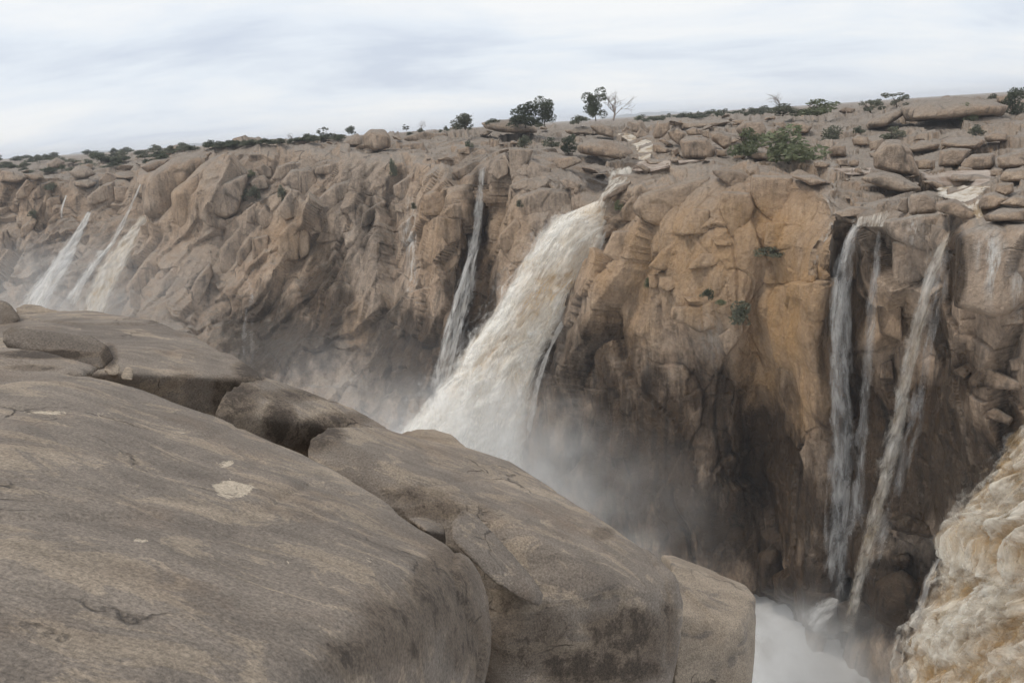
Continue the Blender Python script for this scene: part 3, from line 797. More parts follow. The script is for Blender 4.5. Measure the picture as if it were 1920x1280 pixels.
# --- boulders standing on the plateau: each one a thing
G_B = 'boulders on the plateau behind the rim'
BLD = [
 (z2((360,350),(400,310),(480,310),(515,350),(515,410),(430,430),(370,400)), 'tan rounded boulder standing alone on the bare rim between the left and middle falls'),
 (z2((235,390),(280,350),(330,330),(360,360),(350,400),(270,400)), 'brown boulder touching the left side of the lone rounded rim boulder'),
 (z2((1570,400),(1650,360),(1760,370),(1880,430),(1880,490),(1700,460),(1580,440)), 'long flat tan slab lying along the left bank of the upper cascade'),
 (z2((1030,270),(1200,250),(1330,290),(1350,330),(1150,325),(1050,305)), 'dark low whaleback slab in front of the two dark trees'),
 (z2((1640,290),(1700,270),(1770,310),(1770,355),(1680,335)), 'cracked tan boulder above the long flat slab by the upper cascade'),
 (z2((1490,310),(1600,290),(1680,310),(1690,340),(1520,335)), 'low layered rock left of the cracked boulder by the upper cascade'),
 (z3((890,660),(960,620),(1110,640),(1190,730),(1170,820),(920,810)), 'large pale rounded boulder at the back edge of the pool right of the cascade'),
 (z3((1370,560),(1440,490),(1590,490),(1630,560),(1600,640),(1400,600)), 'big dark fronted boulder behind the left green bush'),
 (z3((1640,590),(1690,540),(1830,600),(1800,640),(1650,650)), 'pale wedge boulder right of the big dark fronted boulder'),
 (z3((660,600),(700,490),(800,500),(800,570),(730,640),(670,640)), 'upright grey boulder on the right bank of the upper cascade'),
 (z3((780,580),(870,540),(940,600),(890,700),(820,650)), 'grey leaning boulder behind the large pale rounded boulder'),
 (z3((510,610),(550,545),(620,600),(610,640),(520,640)), 'small pointed boulder at the head of the upper cascade'),
 (z3((470,500),(560,480),(600,540),(620,600),(550,545),(480,580)), 'dark boulder behind the small pointed boulder at the cascade head'),
 (z3((390,580),(430,530),(475,560),(470,610)), 'small grey boulder left of the pointed boulder at the cascade head'),
 (z3((940,570),(1000,540),(1080,560),(1080,610),(960,610)), 'brown block behind the crest of the large pale rounded boulder'),
 (z3((1080,575),(1140,560),(1145,640),(1085,620)), 'narrow upright block right of the brown block above the pool'),
 (z3((1150,600),(1200,570),(1330,620),(1330,700),(1270,730),(1170,660)), 'grey block with dark right side left of the green bush'),
 (z3((700,650),(740,630),(830,690),(780,705)), 'small slab resting on the right bank boulders of the cascade'),
 (z3((660,690),(700,680),(800,730),(780,765),(665,765)), 'brown boulder at the right foot of the upper cascade'),
 (z3((590,815),(680,815),(820,845),(620,865)), 'dark flat wet rock in the pool below the upper cascade'),
 (z3((500,865),(560,855),(640,900),(620,940)), 'small dark wet rock splitting the water at the lower lip'),
 (z3((1480,775),(1560,745),(1650,760),(1640,815),(1480,815)), 'low tan boulder in front of the green bushes'),
 (z3((1350,785),(1410,765),(1460,790),(1440,815),(1350,815)), 'small tan boulder left of the low boulder by the green bushes'),
 (z3((820,740),(870,720),(890,770),(850,790)), 'tiny dark stone left of the large pale rounded boulder'),
 (z3((805,810),(850,795),(880,825),(860,845),(810,840)), 'small brown stone at the left foot of the large pale boulder'),
 (z3((905,500),(1200,478),(1350,495),(1190,545),(910,560)), 'broad flat pale slab below the far treeline'),
 (z3((860,500),(905,480),(905,555),(870,550)), 'short dark block at the left end of the broad flat pale slab'),
 (z3((1200,730),(1290,735),(1300,790),(1200,790)), 'shadowed block between the large pale boulder and the green bush'),
 (z3((225,1155),(350,1040),(480,1000),(440,1080),(330,1130),(235,1180)), 'grey tilted slab jutting over the lip of the main waterfall'),
 (z3((1690,500),(1780,490),(1800,550),(1700,550)), 'brown block behind the pale wedge boulder'),
 (z4((800,700),(790,600),(880,490),(990,490),(1080,580),(1140,760),(1040,760),(940,730)), 'tall standing tan boulder with a sloping right side by the stream'),
 (z4((1000,250),(1130,210),(1340,170),(1480,170),(1600,210),(1800,230),(1760,310),(1400,340),(1040,350)), 'great dark dome of rock crowning the plateau on the skyline'),
 (z4((735,380),(780,330),(1000,245),(1030,270),(1010,310),(880,390),(750,405)), 'dark sloping slab leaning on the left end of the great dome'),
 (z4((1290,570),(1380,550),(1530,560),(1500,600),(1430,690),(1280,690)), 'ochre fronted block behind the river pool'),
 (z4((1450,670),(1530,600),(1700,590),(1700,680),(1660,715),(1450,715)), 'dark block with upright grooves behind the river pool'),
 (z4((1300,510),(1400,470),(1600,480),(1640,500),(1560,560),(1310,540)), 'flat overhanging slab above the ochre fronted block'),
 (z4((1620,470),(1700,420),(1790,440),(1800,500),(1640,505)), 'rounded rock right of the flat overhanging slab'),
 (z4((1060,1000),(1070,900),(1170,880),(1250,950),(1270,1020),(1200,1050),(1060,1050)), 'smooth streaked boulder perched on the rim above the twin thin falls'),
 (z4((955,1015),(1000,920),(1050,920),(1050,1045)), 'small brown boulder against the left of the smooth streaked boulder'),
 (z4((1260,960),(1400,930),(1600,1050),(1580,1090),(1480,1085),(1270,1020)), 'long grey boulder right of the smooth streaked boulder'),
 (z4((1580,960),(1620,900),(1700,880),(1820,930),(1720,1000),(1590,1010)), 'dark boulder on the right side of the brown rapids'),
 (z4((1620,1060),(1750,1000),(1940,1010),(1940,1100),(1640,1100)), 'dark flat boulder below the rapids at the edge of the picture'),
 (z4((1420,760),(1430,690),(1530,700),(1550,770)), 'small upright rock standing in the river pool'),
 (z4((1375,800),(1385,750),(1560,750),(1735,780),(1725,810)), 'low flat rock under the upright rock in the river pool'),
 (z4((1740,775),(1780,710),(1940,700),(1940,800),(1750,800)), 'brown block on the far right bank of the river pool'),
 (z4((1700,880),(1720,820),(1840,810),(1840,880),(1780,910)), 'grey slab between the river pool and the dark rapids boulder'),
 (z4((1740,970),(1860,900),(1940,920),(1940,1000)), 'grey slab behind the dark flat boulder at the right edge'),
 (z4((1670,720),(1700,700),(1760,710),(1750,765),(1670,760)), 'small block at the back of the river pool'),
 (z4((680,780),(800,735),(960,740),(1170,860),(1050,890),(800,830)), 'long low slab sloping to the stream before the standing boulder'),
 (z4((1150,800),(1240,785),(1350,840),(1300,870)), 'thin dark slab left of the brown rapids'),
 (z4((1140,750),(1200,745),(1240,790),(1150,795)), 'small grey rock at the right foot of the standing boulder'),
 (z4((650,705),(680,690),(720,740),(650,745)), 'small dark rock in the stream left of the standing boulder'),
 (z4((340,655),(400,640),(470,670),(440,700),(350,695)), 'brown stone below the right green bush'),
 (z4((510,635),(590,630),(610,690),(530,685)), 'grey stone left of the standing boulder across the stream'),
 (z4((605,650),(650,630),(685,650),(680,685),(610,685)), 'small dark stone beside the small rock in the stream'),
 (z4((160,755),(340,750),(480,815),(330,830)), 'flat slab lying on the rim above the ochre wall'),
 (z4((455,560),(500,525),(580,530),(590,610),(460,610)), 'tan boulder right of the right green bush'),
 (z4((630,480),(680,450),(750,470),(760,530),(640,530)), 'dark split block above the tan boulders right of the green bush'),
 (z4((760,490),(860,475),(880,560),(800,590),(765,570)), 'brown block behind the standing boulder'),
 (z4((1040,560),(1150,490),(1290,520),(1270,560),(1080,580)), 'layered flat rock right of the standing boulder top'),
 (z4((1100,640),(1180,620),(1250,640),(1250,710),(1110,710)), 'brown block right of the standing boulder at the water edge'),
 (z4((1720,620),(1800,590),(1940,570),(1940,690),(1730,700)), 'sloping brown slab right of the dark grooved block'),
 (z4((10,410),(70,380),(170,440),(120,470),(10,470)), 'grey boulder above the right green bush'),
 (z4((180,360),(260,350),(330,390),(300,440),(190,440)), 'pale block above the gap between the green bushes'),
 (z4((1715,160),(1800,150),(1830,180),(1820,210),(1720,210)), 'dark squat rock on the skyline beside the far right tree'),
 (z1((390,250),(440,210),(500,220),(540,260),(480,285),(420,280)), 'tan boulder on the scrubby plateau above the left falls'),
 (z1((260,200),(320,165),(370,190),(340,225),(270,230)), 'rust coloured rock on the far left scrub plateau'),
 (z1((790,220),(850,185),(960,170),(940,215),(830,250)), 'dark flat boulder behind the head of the left falls'),
 (z1((650,240),(700,230),(710,265),(660,275)), 'small tan boulder just above the left falls'),
 (z1((940,110),(990,95),(1040,105),(1040,135),(950,135)), 'dark rock among scrub on the left skyline'),
 (z1((0,230),(100,240),(190,280),(100,310),(0,300)), 'grey slab at the left edge of the scrub plateau'),
 (z1((130,260),(230,250),(250,285),(180,295)), 'low brown slab right of the grey slab on the scrub plateau'),
 (z1((410,300),(500,285),(550,310),(500,335),(420,330)), 'tan ledge rock below the boulder above the left falls'),
]
for i, (poly, lab) in enumerate(BLD):
    poly = np.array(poly); c = poly.mean(0); w = np.ptp(poly[:, 0])
    bot = poly[:, 1].max()
    R = Rat(c[0], min(bot + 1, 1270))
    thick = 0.6 * w * R / FPX
    outline_rock('boulder', poly, R + 0.1 * thick, max(thick, 0.8), M_ROCK, seed=200 + i, lean=0.3, front=0.78, res=18, rounds=2, label=lab, cat='boulder', group=G_B)

WB = [([(1665,975),(1700,960),(1755,990),(1765,1010),(1720,1005),(1670,990)], 'long wet slab sticking out of the wall behind the brown jet'),
 ([(1665,1045),(1700,1035),(1715,1045),(1700,1062),(1670,1060)], 'wet brown block in the spray below the long wet slab'),
 ([(1450,1080),(1500,1050),(1560,1070),(1570,1120),(1500,1140),(1455,1120)], 'wet black boulder at the foot of the veil fall'),
 ([(1640,1090),(1690,1070),(1730,1100),(1740,1150),(1690,1190),(1640,1160)], 'wet black boulder between the brown jet and the torrent'),
 ([(1560,1130),(1620,1120),(1660,1150),(1640,1190),(1570,1180)], 'wet black boulder where the brown jet lands'),
 ([(1690,1180),(1740,1160),(1770,1200),(1740,1250),(1695,1240)], 'wet black boulder half buried by the edge of the torrent'),
 ([(1420,1040),(1450,1020),(1470,1060),(1455,1120),(1425,1110)], 'wet black boulder in the dark corner of the gorge')]
for i, (poly, lab) in enumerate(WB):
    c = np.mean(poly, 0); R = Rat(c[0], c[1])
    outline_rock('wet_boulder', poly, R - 0.5, max(2.5, 0.7 * np.ptp(np.array(poly)[:, 0]) * R / FPX), M_CLIFF, seed=300 + i, rounds=1, res=22, amp=0.25, label=lab, cat='boulder', group='wet boulders on the gorge floor')

variants = []
for k_ in range(9):
    rsn = np.random.RandomState(700 + k_)
    pts = rsn.normal(size=(11, 3)); pts /= np.linalg.norm(pts, axis=1, keepdims=True); pts *= np.array([0.5, 0.42, 0.34]) * rsn.uniform(0.85, 1.2, (11, 1)); pts[:, 2] += 0.2
    variants.append(rock('stone', pts, M_ROCK, 0.06, 1, 0.025, 3.0, 700 + k_))
flush()
rs = random.Random(41)
slots = []
while len(slots) < 90:
    x = rs.uniform(0, 1920)
    lo_ = float(np.interp(x, rpx, rpy)); hi_ = yh(x) + 12
    if lo_ - hi_ < 12 and rs.random() < 0.8:
        continue
    y = rs.uniform(hi_, lo_ - 2)
    slots.append((x, y))
for k_, (x, y) in enumerate(slots):
    if k_ < len(variants):
        o = variants[k_]
    else:
        o = variants[k_ % len(variants)].copy(); COL.objects.link(o)
    R = Rat(x, y); p = P(x, y, R); D = np.linalg.norm(p)
    w = rs.choice((8, 12, 16, 22, 30)) * D / FPX
    o.location = p; o.scale = (w * rs.uniform(1.0, 1.9), w, w * rs.uniform(0.35, 0.8)); o.rotation_euler = (rs.uniform(-.25, .25), rs.uniform(-.25, .25), rs.uniform(0, 6.28))
    tag(o, 'loose tan stone strewn among the larger boulders on the far plateau', 'stone', 'loose stones on the plateau')

# ------------------------------------------------------------------ the near bank
STAIN_SHADE = [(830,1110,70,90,.62),(870,1180,50,90,.55),(740,1180,90,80,.5),(660,1240,80,50,.5),(1000,1200,90,70,.5),(1180,1190,90,55,.7),(1120,1250,130,40,.8),(525,790,34,45,.85),(590,815,60,35,.75),(440,745,50,45,.72),(470,695,34,25,.85),(205,668,16,24,.95),(640,785,70,14,.55),(20,600,30,30,.4),  # seep stains; side faces and nose flank also darkened as painted shade
         (900,1230,30,60,.5),(1130,1000,26,14,.5),(780,925,70,24,.45),(820,955,60,22,.5),(960,1180,60,90,.5),(1255,1170,22,90,.5),(560,740,90,14,.55),(1190,1150,60,16,.4),(345,705,22,5,.6),(60,690,60,8,.5),(90,664,100,9,.9)]  # last patch paints the shade along the log rock's lower edge
SCAR = [(435,918,40,18,1.5),(345,805,70,14,.55),(100,775,110,12,.65),(320,930,30,8,.5),(420,865,30,20,.5),(500,878,40,9,.55),(255,1010,40,14,.5),(70,1075,70,20,.6),(440,1150,50,14,.5),(600,1050,120,14,.4)]
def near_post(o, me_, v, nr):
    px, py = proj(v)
    attr(me_, 'stain', blobs(px, py, STAIN_SHADE, 1.8)); attr(me_, 'scar', blobs(px, py, SCAR))
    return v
M_G1 = granite_material('varnished_granite', 0.42, 0.0)
M_G2 = granite_material('brown_granite', 0.5, 3.0)
M_G3 = granite_material('tan_granite', 0.95, 6.0)
G_F = 'granite rocks of the near bank'
def near_rock(name, pts, mat, voxel, it, amp, label, seed, freq=1.0, grow=1.02):
    return rock(name, [P(*p) for p in pts], mat, voxel, it, amp, freq, seed, grow, None, near_post, label=label, cat='rock', group=G_F)
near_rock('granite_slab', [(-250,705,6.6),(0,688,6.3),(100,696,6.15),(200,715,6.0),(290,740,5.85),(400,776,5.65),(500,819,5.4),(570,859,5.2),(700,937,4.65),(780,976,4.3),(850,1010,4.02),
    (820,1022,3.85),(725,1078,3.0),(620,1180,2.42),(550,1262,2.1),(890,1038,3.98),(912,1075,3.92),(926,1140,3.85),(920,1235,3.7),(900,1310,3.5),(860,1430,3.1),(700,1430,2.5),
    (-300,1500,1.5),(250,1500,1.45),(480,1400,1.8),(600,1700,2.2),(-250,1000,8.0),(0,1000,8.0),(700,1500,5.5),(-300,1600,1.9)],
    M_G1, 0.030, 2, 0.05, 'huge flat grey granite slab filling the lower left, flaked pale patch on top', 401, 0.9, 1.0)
near_rock('granite_block', [(570,850,6.0),(580,815,6.2),(612,797,6.5),(700,799,7.0),(770,816,7.3),(880,840,7.4),(960,866,7.2),(1012,910,6.9),(1062,950,6.7),(1150,1000,6.4),(1230,1040,6.2),(1268,1080,6.0),(1279,1125,5.85),(1272,1200,5.7),(1255,1300,5.5),
    (640,826,6.15),(760,876,5.95),(870,938,5.7),(960,985,5.5),(1050,1040,5.35),(1140,1090,5.3),(1215,1120,5.45),(600,900,6.15),(620,930,6.1),(760,1000,5.9),(880,1060,5.6),(940,1200,4.95),(960,1330,5.0),(1150,1330,5.2),(650,1000,5.6),(1250,1400,6.5),(700,1300,7.0)],
    M_G2, 0.032, 8, 0.045, 'long rounded brown granite block behind the huge slab, black stained at its foot', 402, 0.9, 1.0)
near_rock('finger_rock', [(845,990,4.95),(868,955,5.2),(900,972,5.2),(938,1030,5.0),(1002,1088,4.85),(1020,1115,4.8),(1010,1138,4.75),(975,1122,4.7),(925,1090,4.65),(880,1040,4.7),(850,1015,4.75),(870,975,5.5),(1000,1100,5.4)],
    M_G2, 0.02, 5, 0.015, 'finger shaped rock lying on the long brown block', 403, 3.0)
near_rock('wedge_stone', [(765,970,5.2),(800,968,5.35),(832,985,5.3),(836,1003,5.1),(800,995,4.95),(800,1030,5.3),(835,1030,5.4)], M_G2, 0.018, 4, 0.01, 'small wedge stone jammed between the huge slab and the finger rock', 404, 4.0)
near_rock('granite_block', [(1240,1040,8.6),(1262,1041,8.5),(1340,1068,8.2),(1403,1094,7.9),(1421,1116,7.6),(1417,1180,7.3),(1407,1300,6.9),(1255,1050,7.4),(1270,1150,6.6),(1360,1200,6.8),(1262,1300,6.3),(1390,1170,7.0),(1400,1420,7.6),(1250,1420,6.8)],
    M_G3, 0.032, 4, 0.03, 'pale tan squared granite block at the brink beyond the brown block', 405, 1.0, 1.0)
near_rock('tan_boulder', [(748,815,8.6),(775,803,8.8),(815,802,8.9),(852,814,8.7),(882,842,8.4),(800,850,8.2),(760,850,8.3),(820,900,9.2)], M_G3, 0.03, 6, 0.02, 'low yellow tan knob peeping over the brown block before the main fall', 406, 1.5)
near_rock('granite_boulder', [(397,775,6.5),(418,737,6.75),(452,713,7.0),(492,707,7.3),(532,724,7.4),(600,741,7.4),(662,765,7.3),(722,796,7.1),(745,815,7.0),(690,840,7.0),(612,800,6.95),(572,866,6.9),(480,815,6.65),(520,762,6.72),(440,835,6.6),(600,930,7.1),(500,900,7.4)],
    M_G2, 0.028, 7, 0.04, 'humped boulder with black stained flank wedged behind the huge slab', 407, 1.2, 1.0)
near_rock('granite_ledge', [(485,703,9.6),(560,727,9.5),(640,754,9.3),(692,780,9.1),(600,760,8.8),(500,730,8.9),(560,800,9.6),(680,830,9.3)], M_G2, 0.03, 5, 0.02, 'thin dark ledge showing behind the humped boulder', 408, 1.5)
near_rock('granite_slab', [(-200,600,13.5),(-60,610,12.9),(20,600,12.6),(60,586,12.8),(110,579,13.0),(170,577,12.7),(230,590,12.1),(300,610,11.3),(370,627,10.5),(412,655,9.9),(450,679,9.4),(482,700,9.0),(493,713,8.7),(375,698,8.9),(445,690,9.1),(440,745,9.05),(405,770,8.85),(380,790,8.8),(300,790,8.8),(245,700,8.3),(230,665,8.9),(0,650,9.6),(100,760,9.4),(-200,700,10.0),(450,800,9.2),(0,760,11)],
    M_G1, 0.04, 7, 0.06, 'broad grey brown granite slab sloping to a dark nose behind the log shaped rock', 409, 0.8, 1.0)
near_rock('granite_boulder', [(-90,600,12.2),(-50,562,12.35),(0,555,12.4),(25,570,12.3),(41,597,12.1),(26,614,11.9),(-60,622,11.9),(0,590,13.2)], M_G1, 0.04, 6, 0.03, 'dark round boulder at the left edge of the picture', 410, 1.5)
near_rock('granite_boulder', [(25,575,15.2),(45,566,15.4),(75,570,15.4),(105,580,15.0),(90,600,14.6),(30,605,14.6),(60,610,15.8)], M_G3, 0.04, 5, 0.03, 'pale tan boulder behind the dark round boulder at the left', 411, 1.5)
near_rock('log_shaped_rock', [(6,624,7.55),(20,614,7.62),(120,622,7.62),(172,631,7.5),(204,652,7.35),(213,672,7.25),(193,693,7.18),(150,688,7.25),(80,670,7.4),(15,652,7.5),(8,640,7.5),(30,640,8.0),(180,665,7.75),(120,650,7.95)], M_G2, 0.02, 4, 0.015, 'log shaped rock with a black end lying on the slabs', 412, 2.0)
near_rock('wedge_stone', [(193,692,6.85),(205,677,6.95),(226,683,6.95),(224,702,6.75),(206,704,6.7),(215,710,6.95)], M_G3, 0.015, 2, 0.008, 'small pale stone touching the black end of the log shaped rock', 413, 5.0)
near_rock('wedge_stone', [(224,704,6.6),(236,685,6.75),(251,689,6.7),(249,712,6.5),(230,712,6.5),(240,715,6.8)], M_G3, 0.015, 2, 0.008, 'small upright pale stone, right one of the jammed pair', 414, 5.0)
near_rock('granite_slab', [(-250,655,7.3),(0,648,7.2),(60,654,7.1),(122,672,6.95),(185,691,6.8),(150,705,6.4),(0,712,6.5),(-250,720,6.7),(0,760,7.3)], M_G1, 0.028, 5, 0.03, 'low grey slab between the huge slab and the log shaped rock', 415, 1.2)
# bedrock of the near bank that carries the stones down to the river
near_bank = rock('near_bank', [P(-900,760,9.0), P(-300,760,9.6), P(150,735,9.0), P(420,850,8.0), P(620,930,7.4), P(900,1120,7.2), P(1200,1290,7.2), P(1385,1400,7.4), (3.0,1.5,-6.5), (-6,-3,-4.6), (-14,-2,-5), (-14,10,-4.6), (-14,12,-60), (4.5,9.5,-60), (4.5,-3,-60), (-14,-3,-60)],
                 M_G2, 0.22, 3, 0.15, 0.4, 420, 1.0, None, near_post, label='bedrock of the near bank under the granite slabs', cat='bedrock', kind='structure')
flush()
# the traced slabs inherit the stain masks of the wall they belong to
for o in list(cliff.children) + [q for q in COL.objects if q.name.startswith('wet_boulder')]:
    me_ = o.data; n = len(me_.vertices)
    v = np.zeros(n * 3, np.float32); me_.vertices.foreach_get('co', v); px, py = proj(v.reshape(-1, 3).astype(float))
    attr(me_, 'wet', blobs(px, py, WET_SHADE, 1.6) if o.parent else np.full(n, 1.0)); attr(me_, 'ochre', blobs(px, py, OCH, 1.4)); attr(me_, 'pale', blobs(px, py, PALE))

# ------------------------------------------------------------------ falling water
WHITE = (0.80, 0.77, 0.71); OCHRE = (0.50, 0.36, 0.20)
def resample(pts, n):
    pts = np.asarray(pts, float)
    w = P(pts[:, 0], pts[:, 1], pts[:, 2])
    s = np.concatenate([[0], np.cumsum(np.linalg.norm(np.diff(w, axis=0), axis=1))])
    t = np.interp(np.linspace(0, s[-1], n), s, np.arange(len(pts)))
    return eval_stations(w, t)
def fall(name, left, right, nu, nv, mat, bulge=1.0, amp=0.4, cover=1.6, edge=0.18, seed=0, freq=0.5, stretch=0.4, fade=(0.0, 0.0), silt=None, parent=None, **tags):
    A = resample(left, nv); B = resample(right, nv)
    u = np.linspace(0, 1, nu)
    g = A[:, None] * (1 - u)[None, :, None] + B[:, None] * u[None, :, None]
    v = g.reshape(-1, 3)
    n_ = grid_normals(v, nu, nv)
    toward = -v / np.linalg.norm(v, axis=1, keepdims=True)
    n_ *= np.sign((n_ * toward).sum(1))[:, None]
    U = np.tile(u, nv); T = np.repeat(np.linspace(0, 1, nv), nu)
    wid = np.repeat(np.linalg.norm(A - B, axis=1), nu)
    along = np.repeat(np.concatenate([[0], np.cumsum(np.linalg.norm(np.diff((A + B) / 2, axis=0), axis=1))]), nu)
    flow = np.stack([U * wid, along * stretch, along * 0 + seed], 1)
    bl = billow(flow * freq + seed + 0.3 * np.stack([noise(flow * freq * 1.3, seed + 41), noise(flow * freq * 1.3 + 7, seed + 42), flow[:, 2] * 0], 1), 5, seed, 0.5)
    prof_ = np.sqrt(np.clip(1 - (2 * U - 1) ** 2, 0, 1))
    v = v + n_ * (bulge * wid * 0.25 * prof_ + amp * (bl - 0.25) * 2 * (0.3 + 0.7 * prof_) * np.clip(T * 6, 0.15, 1))[:, None]
    # ragged edges
    v = v + (np.repeat(B - A, nu, axis=0) / (wid[:, None] + 1e-6)) * (0.5 * amp * noise(flow * freq * 2.0 + 9, seed + 5) * (1 - prof_))[:, None]
    me_ = mesh(name, v, quads(nu, nv))
    uvl_ = me_.uv_layers.new(name='UVMap')
    li_ = np.zeros(len(me_.loops), np.int32); me_.loops.foreach_get('vertex_index', li_)
    uvv = np.stack([(U - 0.5) * wid + seed * 3.3, along], 1)
    uvl_.data.foreach_set('uv', uvv[li_].astype(np.float32).ravel())
    ed = np.minimum(U, 1 - U)
    cv = cover * sstep(0, edge, ed)
    if fade[0]: cv = cv * sstep(0, fade[0], T)
    if fade[1]: cv = cv * (1 - (1 - 0.0) * sstep(1 - fade[1], 1, T))
    attr(me_, 'cover', cv)
    attr(me_, 'silt', (silt(U, T, bl) if silt else (0.5 - bl) * 0.6))
    return obj(name, me_, mat, parent, **tags)
M_MAIN = water_material('main_fall_water', (0.95, 0.91, 0.83), (0.64, 0.44, 0.22), 0.575, 0.4, 0.75, (0.95, 0.3), 0.62, 0.13, 1.0, 0.8, 0.2)
M_THIN = water_material('thin_fall_water', (0.86, 0.85, 0.82), (0.66, 0.60, 0.52), 0.58, 0.55, 1.2, (1.3, 0.28), 0.95, 0.15, 0.8, 0.8)
M_VEIL = water_material('spray_veil', (0.86, 0.85, 0.83), (0.72, 0.67, 0.6), 0.6, 0.75, 1.1, (1.0, 0.24), 0.9, 0.15, 0.68, 0.8)
M_BROWN = water_material('brown_torrent', (0.84, 0.74, 0.58), (0.40, 0.26, 0.12), 0.48, 0.4, 0.9, (0.9, 0.65), 0.6, 0.12, 1.0, 0.9, 0.25)
M_FROTH = water_material('torrent_froth', (0.93, 0.89, 0.80), (0.52, 0.35, 0.17), 0.455, 0.62, 1.25, (0.75, 0.6), 0.7, 0.085, 0.95, 1.0, 0.12)
M_FROTHW = water_material('main_fall_froth', (0.95, 0.92, 0.86), (0.74, 0.58, 0.37), 0.57, 0.55, 1.3, (0.9, 0.26), 0.7, 0.13, 0.95, 0.9, 0.15)
M_SPRAY = water_material('flying_spray', (0.92, 0.90, 0.86), (0.80, 0.71, 0.58), 0.6, 0.85, 0.9, (1.0, 0.6), 1.0, 0.15, 0.6)

ml = [(1116,382,105),(1080,394,104),(1034,414,103),(998,448,102),(956,520,101),(908,598,99.5),(868,650,98),(826,712,96),(770,775,93),(706,835,90),(650,900,88)]
mr = [(1145,380,104.5),(1142,420,103),(1127,480,101),(1096,540,100),(1062,600,98.5),(1032,660,97),(1010,720,95),(996,790,93),(986,860,91),(980,920,89),(975,1000,87)]
main = bpy.data.objects.new('waterfall', None); COL.objects.link(main)
tag(main, 'great brown and white main waterfall plunging down the middle of the gorge wall', 'waterfall')
silt_f = lambda U, T, bl: 0.55 * np.exp(-((U - 0.55 - 0.1 * np.sin(T * 9)) / 0.25) ** 2) * np.exp(-((T - 0.35) / 0.3) ** 2) + (0.28 - bl) * 1.4 - 0.35 * sstep(0.5, 0.85, T)
fall('water_body', ml, mr, 130, 320, M_MAIN, 0.9, 1.5, 1.5, 0.24, 501, 0.42, 0.5, silt=silt_f, parent=main)
sh = lambda pts, dx, dR: [(x + dx * (i_ / len(pts)), y, R + dR) for i_, (x, y, R) in enumerate(pts)]
fall('froth', sh(ml, 4, -0.9), sh(mr, -4, -0.9), 90, 240, M_FROTHW, 0.9, 1.8, 0.42, 0.25, 505, 0.4, 0.5, fade=(0.06, 0.0), silt=lambda U, T, bl: (0.2 - bl) * 0.8 + 0.32 * np.exp(-((T - 0.32) / 0.24) ** 2) * np.exp(-((U - 0.6) / 0.35) ** 2), parent=main)
fall('spray_veil', sh(ml, -46, -0.8), sh(mr, 16, -1.0), 70, 200, M_SPRAY, 0.9, 1.9, 0.30, 0.45, 502, 0.5, 0.6, fade=(0.12, 0.0), silt=lambda U, T, bl: bl * 0 - 0.2, parent=main)
fall('side_strand', [(1120,460,101),(1085,545,99),(1040,625,97),(1005,710,95),(985,800,92)], [(1140,430,101),(1118,500,99.5),(1070,590,97.5),(1035,655,96),(1012,730,94),(995,815,92)], 30, 200, M_THIN, 0.3, 0.5, 0.75, 0.25, 503, 0.8, 0.3, parent=main)

def thin_fall(label, sheets, group=None):
    e_ = bpy.data.objects.new('waterfall', None); COL.objects.link(e_)
    tag(e_, label, 'waterfall', group)
    for k_, (l_, r_, cov, mt_, am) in enumerate(sheets):
        fall('water_strand', l_, r_, 26, 160, mt_, 0.4, am, cov, 0.35, 520 + len(label) + k_ * 7, 0.9, 0.25, fade=(0.03, 0.12), parent=e_)
    return e_
G_W = 'thin side falls'
thin_fall('slender white fall dropping down a dark cleft left of the main waterfall', [
 ([(897,318,117),(893,360,116),(885,420,114.5),(872,480,113.5),(855,540,112),(838,610,109),(822,680,106),(808,740,104)], [(912,312,117),(908,360,116),(906,420,114.5),(900,470,113.5),(893,540,112),(878,610,109),(860,680,106),(838,740,104)], 0.55, M_THIN, 0.3),
 ([(876,480,112.5),(852,550,111),(832,620,108),(815,690,105),(805,730,103.5)], [(892,470,112.5),(868,545,111),(848,615,108),(832,690,105),(822,740,103.5)], 0.6, M_THIN, 0.3)], G_W)
thin_fall('wide veil fall at the right, left one of the three tall drops', [
 ([(1598,420,74.5),(1580,450,73.5),(1562,510,73),(1552,600,73),(1550,720,73.5),(1552,850,74.5),(1548,980,76),(1535,1120,77)], [(1625,415,74.5),(1612,450,73.5),(1604,510,73),(1600,600,73),(1602,720,73.5),(1606,850,74.5),(1602,980,76),(1590,1130,77)], 0.45, M_VEIL, 0.35),
 ([(1600,420,74),(1584,450,73),(1564,520,72.5),(1554,600,72.5),(1556,720,73)], [(1612,418,74),(1598,450,73),(1586,520,72.5),(1580,600,72.5),(1578,720,73)], 0.45, M_THIN, 0.3)], G_W)
thin_fall('narrow wispy fall between the wide veil fall and the brown jet', [
 ([(1646,425,72.5),(1640,460,72),(1628,540,72),(1618,640,72.5),(1608,760,73.5),(1600,880,75),(1592,1000,76)], [(1658,422,72.5),(1652,460,72),(1648,540,72),(1642,640,72.5),(1634,760,73.5),(1628,880,75),(1622,1000,76)], 0.36, M_VEIL, 0.3)], G_W)
M_JET = water_material('jet_water', (0.85, 0.81, 0.74), (0.60, 0.46, 0.29), 0.55, 0.5, 0.9, (1.4, 0.4), 1.1, 0.15, 0.92)
